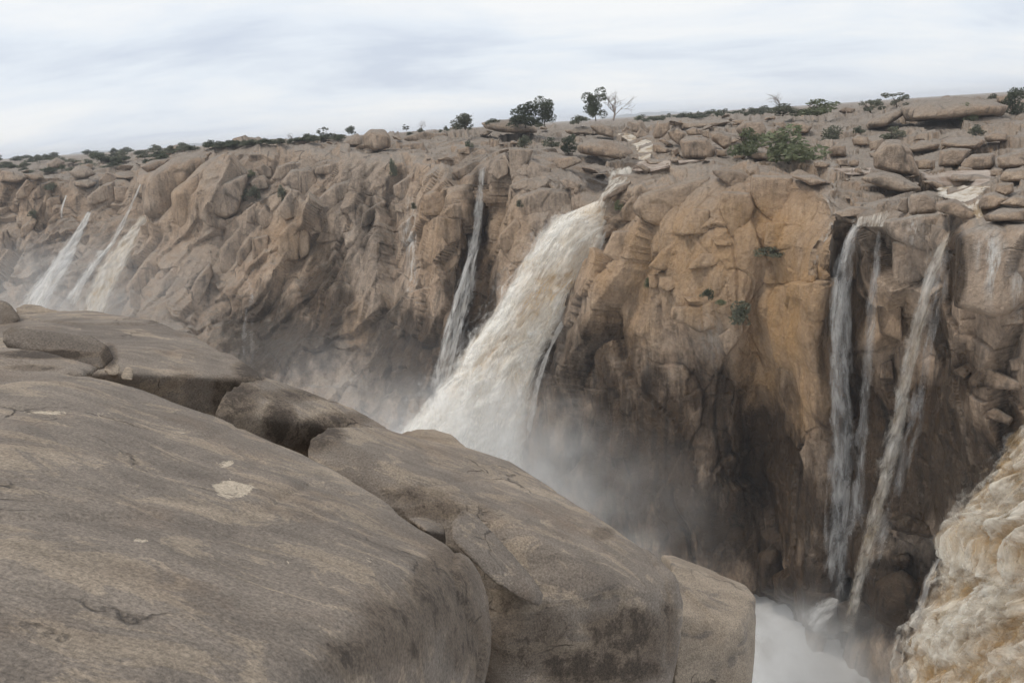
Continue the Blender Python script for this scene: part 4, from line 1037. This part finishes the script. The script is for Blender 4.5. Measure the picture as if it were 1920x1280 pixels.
thin_fall('long leaning brown jet arching off the right rim into the gorge', [
 ([(1770,440,64.5),(1745,480,63.8),(1722,540,63.5),(1702,610,63.8),(1685,700,64.5),(1664,800,65.5),(1640,900,67),(1615,1000,69),(1595,1080,71),(1575,1190,73)], [(1790,435,64.5),(1776,470,63.8),(1756,540,63.5),(1738,610,63.8),(1719,700,64.5),(1700,800,65.5),(1675,900,67),(1648,1000,69),(1628,1080,71),(1600,1190,73)], 0.55, M_JET, 0.7),
 ([(1764,470,64.4),(1744,560,64.3),(1722,680,65),(1690,830,66.5),(1650,980,69.2),(1618,1090,71.5)], [(1790,455,64.4),(1772,560,64.3),(1750,680,65),(1720,830,66.5),(1678,980,69.2),(1640,1090,71.5)], 0.2, M_VEIL, 0.5)], G_W)
thin_fall('white chute furthest left, sliding down the slanting wall', [
 ([(163,396,180),(145,425,178),(118,460,175),(85,500,171),(55,540,167),(25,585,163),(0,620,160)], [(174,394,180),(165,425,178),(150,465,175),(138,500,171),(114,540,167),(92,585,163),(75,620,160)], 1.0, M_THIN, 0.5),
 ([(92,515,168),(75,545,165),(55,580,162)], [(100,512,168),(90,545,165),(75,580,162)], 0.6, M_THIN, 0.4)], G_W)
thin_fall('thin double trickle between the two white chutes on the left', [
 ([(262,345,182),(245,380,180),(225,420,177),(200,460,173),(165,500,169),(130,545,165),(105,580,162)], [(268,342,182),(252,380,180),(236,420,177),(215,460,173),(185,500,169),(150,545,165),(125,580,162)], 0.75, M_THIN, 0.4)], G_W)
thin_fall('broad tan and white chute below the bulging whaleback on the left', [
 ([(264,402,170),(240,430,168),(205,470,165),(180,505,162),(160,545,158),(140,585,155),(125,620,152)], [(280,404,170),(271,435,168),(258,465,165),(240,505,162),(217,550,158),(200,600,155),(188,640,152)], 1.05, M_JET, 0.6),
 ([(180,470,166),(150,520,161),(120,580,156)], [(200,470,166),(172,520,161),(142,580,156)], 0.5, M_THIN, 0.4)], G_W)
thin_fall('faint trickle on the upper left wall above the furthest chute', [
 ([(122,366,190),(114,390,187),(112,412,185)], [(127,366,190),(119,390,187),(117,412,185)], 0.7, M_THIN, 0.2)], G_W)
thin_fall('misty seep running down the dark wall under the pillar rocks', [
 ([(470,505,141),(462,560,138),(455,620,135),(448,670,132)], [(480,500,141),(478,560,138),(476,620,135),(474,680,132)], 0.06, M_VEIL, 0.3)], G_W)
thin_fall('small ribbon of water splashing over wet rocks beside the brown torrent', [
 ([(1755,1045,66),(1735,1080,66),(1720,1130,66.5),(1704,1190,67)], [(1768,1040,66),(1752,1080,66),(1738,1130,66.5),(1722,1190,67)], 0.6, M_VEIL, 0.4)], G_W)
thin_fall('low fan of white water over the wet ledge at the foot of the veil fall', [
 ([(1560,1120,75),(1520,1130,74),(1495,1150,74)], [(1580,1125,74.5),(1560,1170,73),(1540,1200,73)], 0.55, M_VEIL, 0.4)], G_W)

# upper cascade, the pool, the rapids and the brown torrent
bpy.context.view_layer.update()
DG = bpy.context.evaluated_depsgraph_get()
def hit_range(px, py):
    d = rays(px, py); d = d / np.linalg.norm(d)
    ok_, loc, *_r = S.ray_cast(DG, Vector((0, 0, 0)) + Vector(d) * 20, Vector(d))
    return math.hypot(loc[0], loc[1]) if ok_ else 110.0
def stream(name, label, l_, r_, mat_, nu=44, nv=44, amp=0.3, cov=1.5, seed=0, lift=0.35, cat='cascade'):
    """water running over the ground: draped on the rocks between its two banks"""
    l_ = np.array(l_, float); r_ = np.array(r_, float)
    t_ = np.linspace(0, len(l_) - 1, nv)
    li_ = np.stack([np.interp(t_, np.arange(len(l_)), l_[:, k_]) for k_ in (0, 1)], 1); ri_ = np.stack([np.interp(t_, np.arange(len(r_)), r_[:, k_]) for k_ in (0, 1)], 1)
    u = np.linspace(0, 1, nu)
    g = li_[:, None] * (1 - u)[None, :, None] + ri_[:, None] * u[None, :, None]
    jag = noise(np.stack([np.repeat(t_ * 2.5, nu), np.tile((u > .5) * 7.0, nv), np.full(nu * nv, seed)], 1), seed).reshape(nv, nu)
    g[:, :, 0] += jag * 4 * np.abs(2 * u - 1)[None, :] ** 3
    cx, cy = g[::4, ::4, 0], g[::4, ::4, 1]
    R = np.array([[hit_range(a, b_) for a, b_ in zip(ra, rb)] for ra, rb in zip(cx, cy)])
    for _k in range(3):
        pad = np.pad(R, 1, mode='edge')
        R = (pad[:-2, 1:-1] + pad[2:, 1:-1] + pad[1:-1, :-2] + pad[1:-1, 2:] + 2 * R) / 6
    rows_ = np.array([np.interp(np.arange(nu), np.arange(0, nu, 4), q) for q in R])
    Rf = np.array([np.interp(np.arange(nv), np.arange(0, nv, 4), rows_[:, k_]) for k_ in range(nu)]).T
    v = P(g[:, :, 0].ravel(), g[:, :, 1].ravel(), Rf.ravel() - lift)
    U = np.tile(u, nv); T = np.repeat(np.linspace(0, 1, nv), nu)
    q = v * np.array([1.0, 1.0, 1.0])
    bl = billow(q * 0.8 + seed, 4, seed)
    v[:, 2] += amp * (bl - 0.2)
    me_ = mesh(name, v, quads(nu, nv))
    uvl_ = me_.uv_layers.new(name='UVMap')
    lx = np.zeros(len(me_.loops), np.int32); me_.loops.foreach_get('vertex_index', lx)
    w_ = np.linalg.norm(v.reshape(nv, nu, 3)[:, -1] - v.reshape(nv, nu, 3)[:, 0], axis=1).mean(); h_ = np.linalg.norm(v.reshape(nv, nu, 3)[-1] - v.reshape(nv, nu, 3)[0], axis=1).mean()
    uvl_.data.foreach_set('uv', np.stack([U * w_ + seed, T * h_], 1)[lx].astype(np.float32).ravel())
    attr(me_, 'cover', cov * sstep(0, 0.2, np.minimum(U, 1 - U)) * sstep(0, 0.1, np.minimum(T, 1 - T) + 0.02)); attr(me_, 'silt', (0.4 - bl))
    return obj(name, me_, mat_, label=label, cat=cat)
M_CASC = water_material('cascade_water', (0.84, 0.79, 0.71), (0.48, 0.37, 0.25), 0.50, 0.6, 1.5, (0.8, 0.8), 0.9, 0.12, 1.0, 1.0, 0.15)
M_POOL = water_material('river_pool_water', (0.62, 0.54, 0.47), (0.42, 0.33, 0.27), 0.47, 0.3, 0.7, (0.3, 1.2), 0.8, 0.14)
M_CURT = water_material('curtain_water', (0.80, 0.75, 0.67), (0.36, 0.29, 0.22), 0.52, 0.6, 1.4, (1.4, 0.3), 1.0, 0.13, 0.9)
stream('cascade', 'upper cascade of foaming brown water tumbling between boulders', [(1150,250),(1170,262),(1188,276),(1193,292),(1192,306)], [(1182,250),(1205,260),(1226,264),(1228,285),(1222,302)], M_CASC, amp=0.25, cov=1.2, seed=601)
stream('cascade', 'short curtain of water spilling over the ledge above the main waterfall', [(1140,316),(1138,330),(1134,350),(1122,370),(1112,392)], [(1192,312),(1186,328),(1172,344),(1150,362),(1142,394)], M_CURT, 48, 60, cov=1.0, seed=602, amp=0.3)
stream('river_pool', 'narrow pool of pale water below the upper cascade', [(1188,302),(1184,312),(1180,320)], [(1332,300),(1290,307),(1222,322)], M_POOL, 60, 24, 0.1, seed=603, cat='water')
stream('river_pool', 'pinkish brown river pool behind the rim at the right', [(1712,322),(1725,335),(1745,352)], [(1872,318),(1870,332),(1864,352)], M_POOL, 60, 28, 0.12, seed=604, cat='water')
stream('rapids', 'brown rapids squeezing between dark boulders at the right', [(1745,350),(1752,364),(1790,382),(1826,396),(1828,414)], [(1864,348),(1852,360),(1840,372),(1840,386),(1850,410)], M_CASC, 44, 60, 0.25, 1.2, seed=605, cat='rapids')
stream('stream', 'thin stream of water left of the standing boulder', [(1556,316),(1590,328)], [(1638,314),(1636,328)], M_POOL, 40, 16, 0.08, seed=606, cat='water')
stream('stream', 'thin sheet of water feeding the twin falls over the rim ledge', [(1602,410),(1598,426)], [(1672,392),(1660,426)], M_CURT, 40, 24, 0.08, 0.62, seed=607, cat='water')
tl = [(1935,800,58),(1900,850,59),(1860,905,60),(1810,965,61),(1766,1010,61.5),(1778,1075,61.5),(1745,1140,61.5),(1712,1200,61.5),(1700,1300,60.5),(1690,1380,59)]
tr = [(2080,790,54),(2090,860,53.5),(2100,930,53),(2110,1000,52.5),(2120,1060,52),(2130,1110,52),(2140,1170,52),(2150,1230,51.5),(2160,1320,50.5),(2170,1400,50)]
torrent = bpy.data.objects.new('torrent', None); COL.objects.link(torrent)
tag(torrent, 'boiling brown and cream torrent surging in the lower right corner', 'waterfall')
fall('water_body', tl, tr, 200, 280, M_BROWN, 0.35, 1.1, 1.3, 0.2, 611, 0.75, 0.8, silt=lambda U, T, bl: (0.28 - bl) * 1.5, parent=torrent)
for k_ in range(3):
    off = 0.6 + 0.7 * k_
    fall('froth', [(x - 6 - 7 * k_, y - 4, R - off * 0.6) for x, y, R in tl], [(x, y, R - off) for x, y, R in tr], 130, 190, M_FROTH, 0.35, 1.3 + 0.2 * k_, 0.42 - 0.08 * k_, 0.25, 613 + 5 * k_, 0.55, 0.75, silt=lambda U, T, bl: (0.25 - bl) * 1.0, parent=torrent)
fall('spray_veil', [(x - 30, y - 6, R - 0.5) for x, y, R in tl], [(x + 190, y + 10, R - 2.2) for x, y, R in tl], 60, 220, M_SPRAY, 0.3, 1.2, 0.34, 0.45, 612, 0.6, 0.7, parent=torrent)

# ------------------------------------------------------------------ plants
def leaf_cloud(n, lobes, seed, size, flat=1.0):
    rs = np.random.RandomState(seed)
    c = np.array([l_[:3] for l_ in lobes]); r_ = np.array([l_[3] for l_ in lobes])
    k_ = rs.choice(len(lobes), n, p=r_ ** 2 / (r_ ** 2).sum())
    d = rs.normal(size=(n, 3)); d /= np.linalg.norm(d, axis=1, keepdims=True)
    p = c[k_] + d * (r_[k_] * rs.uniform(0.45, 1.05, n) ** 0.6)[:, None] * np.array([1, 1, flat])
    p = p[p[:, 2] > 0.01]; n = len(p)
    a = rs.normal(size=(n, 3)); a /= np.linalg.norm(a, axis=1, keepdims=True)
    b_ = np.cross(a, rs.normal(size=(n, 3))); b_ /= np.linalg.norm(b_, axis=1, keepdims=True)
    s = size * rs.uniform(0.6, 1.5, (n, 1))
    v = np.concatenate([p - a * s, p + b_ * s * 0.45, p + a * s, p - b_ * s * 0.45]).reshape(4, n, 3).transpose(1, 0, 2).reshape(-1, 3)
    return v, np.arange(4 * n).reshape(n, 4)
def tube(path, r0, r1, k_=5):
    path = np.asarray(path, float); n = len(path)
    vs = []
    for i_, p in enumerate(path):
        d = path[min(i_ + 1, n - 1)] - path[max(i_ - 1, 0)]; d /= np.linalg.norm(d) + 1e-9
        a = np.cross(d, [0.3, 0.9, 0.2]); a /= np.linalg.norm(a) + 1e-9; b_ = np.cross(d, a)
        rr = r0 + (r1 - r0) * i_ / (n - 1)
        for j in range(k_):
            t_ = 2 * math.pi * j / k_
            vs.append(p + rr * (a * math.cos(t_) + b_ * math.sin(t_)))
    f = []
    for i_ in range(n - 1):
        for j in range(k_):
            f.append((i_ * k_ + j, i_ * k_ + (j + 1) % k_, (i_ + 1) * k_ + (j + 1) % k_, (i_ + 1) * k_ + j))
    return vs, f
def branch_mesh(name, seed, levels, spread, r0, length, n0):
    """unit-height branching stem system"""
    rs = random.Random(seed)
    V, F = [], []
    def add(p, d, ln, r_, lev):
        pts = [np.array(p)]
        for s in range(4):
            d = d + np.array([rs.gauss(0, .22), rs.gauss(0, .22), rs.gauss(0.03, .14)]); d /= np.linalg.norm(d)
            pts.append(pts[-1] + d * ln / 4)
        v, f = tube(pts, r_, r_ * 0.55, 4)
        o_ = len(V); V.extend(v); F.extend([tuple(i_ + o_ for i_ in q) for q in f])
        if lev < levels:
            for k_ in range(rs.choice((2, 3, 3, 4)) if lev else n0):
                q = pts[rs.choice((2, 3, 4))] if lev else pts[rs.choice((1, 2, 3, 4))]
                nd = d + np.array([rs.gauss(0, spread), rs.gauss(0, spread), rs.gauss(0.1, spread * 0.6)])
                nd /= np.linalg.norm(nd)
                add(q, nd, ln * rs.uniform(0.55, 0.85), r_ * 0.55, lev + 1)
    add((0, 0, -0.05), np.array([0.05, 0, 1.0]), length, r0, 0)
    return mesh(name, np.array(V), F)
random.seed(5)
def crown_mesh(seed, n, kind):
    rs = random.Random(seed)
    lobes = []
    if kind == 'bush':
        for k_ in range(13):
            a = rs.uniform(0, 6.28); r_ = rs.uniform(0, 0.42)
            lobes.append((r_ * math.cos(a), r_ * math.sin(a), rs.uniform(0.05, 0.8) * (1 - r_), rs.uniform(0.15, 0.26)))
        fl_ = 0.9; s = 0.05
    elif kind == 'tree':
        for k_ in range(22):
            a = rs.uniform(0, 6.28); r_ = rs.uniform(0.05, 0.42); z_ = rs.uniform(0.08, 0.9)
            lobes.append((r_ * math.cos(a) * (1.15 - 0.6 * z_), r_ * math.sin(a) * (1.15 - 0.6 * z_), z_, rs.uniform(0.13, 0.22)))
        fl_ = 0.85; s = 0.035
    else:
        for k_ in range(13):
            a = rs.uniform(0, 6.28); r_ = rs.uniform(0.1, 0.48)
            lobes.append((r_ * math.cos(a), r_ * math.sin(a), rs.uniform(0.25, 0.92), rs.uniform(0.08, 0.15)))
        fl_ = 0.7; s = 0.032
    v, f = leaf_cloud(n, lobes, seed, s, fl_)
    return mesh('crown_' + kind, v, f, False)
CR = {'bush': [crown_mesh(900 + i_, 1000, 'bush') for i_ in range(5)], 'tree': [crown_mesh(920 + i_, 2400, 'tree') for i_ in range(3)], 'airy': [crown_mesh(940 + i_, 1300, 'airy') for i_ in range(3)]}
STEM = [branch_mesh('stem', 960 + i_, 2, 0.6, 0.022, 0.45, 5) for i_ in range(3)]
DEAD = [branch_mesh('dead_stem', 980 + i_, 4, 0.55, 0.022, 0.42, 5) for i_ in range(2)]
_copies = {}
def with_mat(me_, mat_):
    key = (me_.name, mat_.name)
    if key not in _copies:
        c = me_.copy(); c.materials.clear(); c.materials.append(mat_); _copies[key] = c
    return _copies[key]
cnt = [0]
def plant(x, ybase, w, h, kind, mat_, label, R=None, group=None, name=None, cat=None):
    """x, ybase: where its foot is sighted; w, h: sighted width and height"""
    R = R or Rat(x, ybase + 2)
    p = P(x, ybase, R)
    e_ = bpy.data.objects.new(name or ('tree' if kind in ('tree', 'airy') else 'bush'), None)
    COL.objects.link(e_)
    D = np.linalg.norm(p)
    e_.location = p
    e_.rotation_euler = (0, 0, random.uniform(0, 6.28))
    e_.scale = (w * D / FPX, w * D / FPX, h * D / FPX)
    tag(e_, label, cat or ('tree' if kind in ('tree', 'airy') else 'bush'), group)
    cnt[0] += 1
    if kind != 'dead':
        ch = CR[kind]
        obj('crown', with_mat(ch[cnt[0] % len(ch)], mat_), None, e_)
        obj('trunk' if kind != 'bush' else 'stem', with_mat(STEM[cnt[0] % 3], M_BARK), None, e_)
    else:
        obj('trunk', with_mat(DEAD[cnt[0] % 2], M_WOOD), None, e_)
    return e_
plant(1117, 224, 52, 52, 'tree', M_LEAFD, 'dark green tree left of the bare tree beside the upper cascade', 165)
plant(1150, 222, 85, 66, 'dead', M_WOOD, 'tall bare pale branched tree above the upper cascade', 164, name='dead_tree', cat='tree')
plant(985, 238, 78, 46, 'tree', M_LEAFD, 'wide dark tree behind the dark whaleback slab', 152)
plant(1022, 236, 46, 50, 'tree', M_LEAFD, 'taller dark tree right of the wide tree behind the whaleback slab', 153)
plant(872, 242, 55, 36, 'bush', M_LEAF, 'olive bush with bare twigs left of the dark whaleback slab', 150)
plant(1466, 206, 46, 40, 'dead', M_WOOD, 'small bare dead tree on the skyline above the right green bushes', 160, name='dead_tree', cat='tree')
plant(1468, 217, 66, 22, 'bush', M_LEAF, 'brown mounded bush under the small bare dead tree', 160)
plant(1532, 216, 84, 32, 'bush', M_LEAFG, 'green spreading bush on the skyline right of the small dead tree', 162)
plant(1634, 216, 56, 34, 'airy', M_LEAF, 'open crowned small tree left of the great dome', 166)
plant(1683, 204, 42, 26, 'airy', M_LEAF, 'open crowned small tree touching the left shoulder of the great dome', 170)
plant(1900, 216, 40, 42, 'tree', M_LEAFD, 'dark upright tree on the skyline at the right edge', 150)
plant(1862, 194, 26, 16, 'bush', M_LEAF, 'small bush left of the dark squat skyline rock', 170)
plant(1402, 292, 66, 58, 'bush', M_LEAFG, 'grey green bush in front of the big dark fronted boulder')
plant(1480, 304, 116, 76, 'bush', M_LEAFG, 'largest fresh green bush on the plateau right of the pool')
plant(1558, 276, 50, 46, 'bush', M_LEAF, 'olive bush right of the largest fresh green bush')
plant(1808, 234, 34, 40, 'bush', M_LEAFG, 'grey green shrub against the face of the great dome')
plant(1830, 256, 30, 20, 'bush', M_LEAF, 'low shrub below the shrub on the great dome')
plant(1672, 262, 36, 26, 'bush', M_LEAF, 'olive shrub above the standing boulder')
plant(1610, 250, 22, 14, 'bush', M_LEAFD, 'small dark shrub on the ledge left of the olive shrub above the standing boulder')
plant(1392, 606, 48, 54, 'bush', M_LEAF, 'round green bush growing on the ledge of the ochre cliff', Rat(1392, 600) - 1.5)
plant(1328, 562, 26, 26, 'bush', M_LEAFD, 'small dark bush on the cliff ledge left of the round green bush', Rat(1328, 560) - 1.2)
plant(1352, 572, 26, 12, 'bush', M_LEAFG, 'low green tuft between the two cliff ledge bushes', Rat(1352, 572) - 1.2)
plant(1446, 480, 54, 20, 'bush', M_LEAF, 'grassy tuft hanging in the crack across the ochre face', Rat(1446, 474) - 0.8, name='grass_tuft', cat='grass')
plant(1160, 395, 18, 24, 'bush', M_LEAFG, 'mossy green tuft beside the lip of the main waterfall', Rat(1160, 392) - 1)
plant(1215, 540, 18, 26, 'bush', M_LEAFG, 'green tuft in the cracks of the buttress right of the main waterfall', Rat(1215, 536) - 1)
plant(985, 278, 28, 28, 'bush', M_LEAF, 'round bush on the rim left of the long flat slab')
plant(1066, 288, 38, 36, 'tree', M_LEAFD, 'small dark tree at the left end of the long flat slab', name='tree')
plant(1035, 276, 34, 22, 'bush', M_LEAF, 'sparse bush left of the small dark tree by the long flat slab')
plant(880, 277, 18, 16, 'bush', M_LEAFD, 'small dark bush on the bare rim left of the slender fall')
plant(737, 330, 20, 40, 'bush', M_LEAF, 'tall thin shrub in a crack below the rounded rim boulder')
plant(660, 288-36, 24, 18, 'bush', M_LEAFD, 'dark bush on the skyline left of the lone rim boulder')
plant(607, 262, 22, 22, 'airy', M_LEAF, 'small open tree on the skyline left of the lone rim boulder')
plant(575, 264, 26, 15, 'bush', M_LEAFD, 'dark skyline bush left of the small open tree')
plant(628, 262, 20, 13, 'bush', M_LEAF, 'grey skyline bush right of the small open tree')
plant(552, 266, 24, 17, 'dead', M_WOOD, 'tiny bare shrub on the skyline above the whaleback cliff', name='dead_shrub', cat='bush')
plant(762, 246, 18, 12, 'airy', M_LEAFD, 'tiny round skyline tree right of the lone rim boulder')
plant(790, 249, 24, 26, 'dead', M_WOOD, 'tiny bare twigs on the skyline right of the tiny round tree', name='dead_shrub', cat='bush')
plant(398, 276, 28, 15, 'bush', M_LEAFD, 'dark bush on the skyline over the whaleback cliff, leftmost of its pair')
plant(428, 273, 18, 11, 'bush', M_LEAFD, 'smaller dark bush on the skyline over the whaleback cliff, rightmost of its pair')
plant(456, 375, 34, 28, 'bush', M_LEAF, 'grey green shrub on the face of the bulging whaleback cliff')
plant(480, 374, 26, 30, 'bush', M_LEAF, 'shrub right beside the grey green shrub on the whaleback face')
plant(530, 376, 20, 30, 'bush', M_LEAF, 'shrub growing beside the stacked pillar rocks on the left wall')
plant(470, 333, 16, 16, 'bush', M_LEAFG, 'little green shrub high on the whaleback cliff')
plant(975, 388, 16, 16, 'bush', M_LEAF, 'tiny shrub on the wall between the slender fall and the main fall', Rat(975, 386) - 1)
plant(776, 392, 14, 16, 'bush', M_LEAF, 'tiny shrub under the leaning block left of the slender fall', Rat(776, 390) - 1)
plant(100, 360, 26, 18, 'bush', M_LEAF, 'olive shrub on the slabs above the faint left trickle')
plant(65, 408, 24, 14, 'bush', M_LEAF, 'low olive shrub on the far left wall')
plant(225, 300, 26, 16, 'bush', M_LEAF, 'olive shrub standing on the scrub plateau above the left boulders')
plant(165, 312, 26, 14, 'bush', M_LEAF, 'olive shrub left of the shrub on the scrub plateau')
plant(1198, 225, 20, 10, 'bush', M_LEAFG, 'pale low bush right of the bare tree')
plant(1085, 232, 40, 18, 'bush', M_LEAF, 'low bushes clump left of the dark tree beside the bare tree', 168)
plant(925, 236, 40, 14, 'bush', M_LEAF, 'low olive bush between the olive twiggy bush and the wide dark tree', 156)
rs = random.Random(77)
for k_ in range(26):
    x = 1205 + k_ * 9.6 + rs.uniform(-3, 3)
    plant(x, yh(x) + rs.uniform(12, 16), rs.uniform(18, 34), rs.uniform(10, 19), 'bush', rs.choice((M_LEAF, M_LEAFD, M_LEAFD)), 'bush in the far treeline above the pool, on the skyline', rs.uniform(210, 300), 'bushes of the far treeline')
for k_ in range(120):
    x = rs.uniform(-20, 640); f = rs.random()
    y = yh(x) + 3 + 30 * f * f * (1 if x < 320 else 0.2)
    plant(x, y, rs.uniform(14, 34), rs.uniform(6, 12), 'bush', rs.choice((M_LEAF, M_LEAFD, M_LEAFD)), 'low dark bush of the scrub band along the left horizon', None, 'bushes of the left scrub band')
for k_ in range(22):
    x = rs.uniform(640, 1100)
    plant(x, yh(x) + rs.uniform(5, 12), rs.uniform(10, 22), rs.uniform(5, 12), 'bush', rs.choice((M_LEAF, M_LEAFD)), 'low bush on the skyline behind the middle of the rim', rs.uniform(170, 260), 'skyline bushes behind the rim')

# ------------------------------------------------------------------ spray hanging in the gorge
def mist(name, label, c, r_, dens, seed, col=(0.95, 0.95, 0.94), nsc=0.13):
    bm = bmesh.new()
    bmesh.ops.create_icosphere(bm, subdivisions=3, radius=1.0)
    me_ = bpy.data.meshes.new(name); bm.to_mesh(me_); bm.free()
    mt = bpy.data.materials.new(name); mt.use_nodes = True
    t = mt.node_tree
    t.nodes.remove(t.nodes['Principled BSDF'])
    pv = t.nodes.new('ShaderNodeVolumePrincipled')
    pv.inputs['Color'].default_value = (*col, 1); pv.inputs['Anisotropy'].default_value = 0.1
    tcn = t.nodes.new('ShaderNodeTexCoord')
    ln = t.nodes.new('ShaderNodeVectorMath'); ln.operation = 'LENGTH'; t.links.new(tcn.outputs['Object'], ln.inputs[0])
    fall_ = ramp(t, ln.outputs['Value'], [(0.0, gray(1)), (0.45, gray(0.45)), (0.97, gray(0))])
    geo = t.nodes.new('ShaderNodeNewGeometry')
    nz = ramp(t, tnoise(t, geo.outputs['Position'], nsc, 5, 0.62, loc=(seed, 0, 0)), [(0.38, gray(0.12)), (0.66, gray(2.2))])
    t.links.new(math_(t, 'MULTIPLY', math_(t, 'MULTIPLY', fall_, nz), dens), pv.inputs['Density'])
    t.links.new(pv.outputs[0], t.nodes['Material Output'].inputs['Volume'])
    o = obj(name, me_, mt, label=label, cat='mist', kind='stuff')
    o.location = c; o.scale = r_
    return o
mist('mist', 'pale spray hanging at the foot of the left chutes', P(150, 600, 158), (36, 22, 18), 0.03, 1)
mist('mist', 'spray drifting over the dark wall left of the main fall', P(640, 800, 108), (30, 16, 18), 0.02, 2)
mist('mist', 'dense spray boiling at the foot of the main waterfall', P(880, 900, 84), (21, 11, 14), 0.14, 3, nsc=0.2)
mist('mist', 'thin spray drifting right of the main waterfall foot', P(1120, 1010, 80), (17, 9, 15), 0.045, 4, nsc=0.17)
mist('mist', 'white spray filling the pool at the foot of the tall thin falls', P(1540, 1300, 70), (16, 12, 11), 0.07, 5, nsc=0.3)
mist('mist', 'bright plume of spray rising beside the pale squared block', P(1480, 1250, 68), (8, 6, 7), 0.28, 6, nsc=0.35)

# ------------------------------------------------------------------ air
bm = bmesh.new(); bmesh.ops.create_cube(bm, size=1.0)
me = bpy.data.meshes.new('haze'); bm.to_mesh(me); bm.free()
mt = bpy.data.materials.new('haze_air'); mt.use_nodes = True
mt.node_tree.nodes.remove(mt.node_tree.nodes['Principled BSDF'])
pv = mt.node_tree.nodes.new('ShaderNodeVolumePrincipled')
pv.inputs['Color'].default_value = (0.86, 0.90, 0.96, 1); pv.inputs['Density'].default_value = 0.00025
mt.node_tree.links.new(pv.outputs[0], mt.node_tree.nodes['Material Output'].inputs['Volume'])
hz = obj('haze', me, mt, label='thin pale haze in the air over the whole place', cat='haze', kind='stuff')
hz.scale = (14000, 14000, 90); hz.location = (0, 2000, -67.5 + 45)
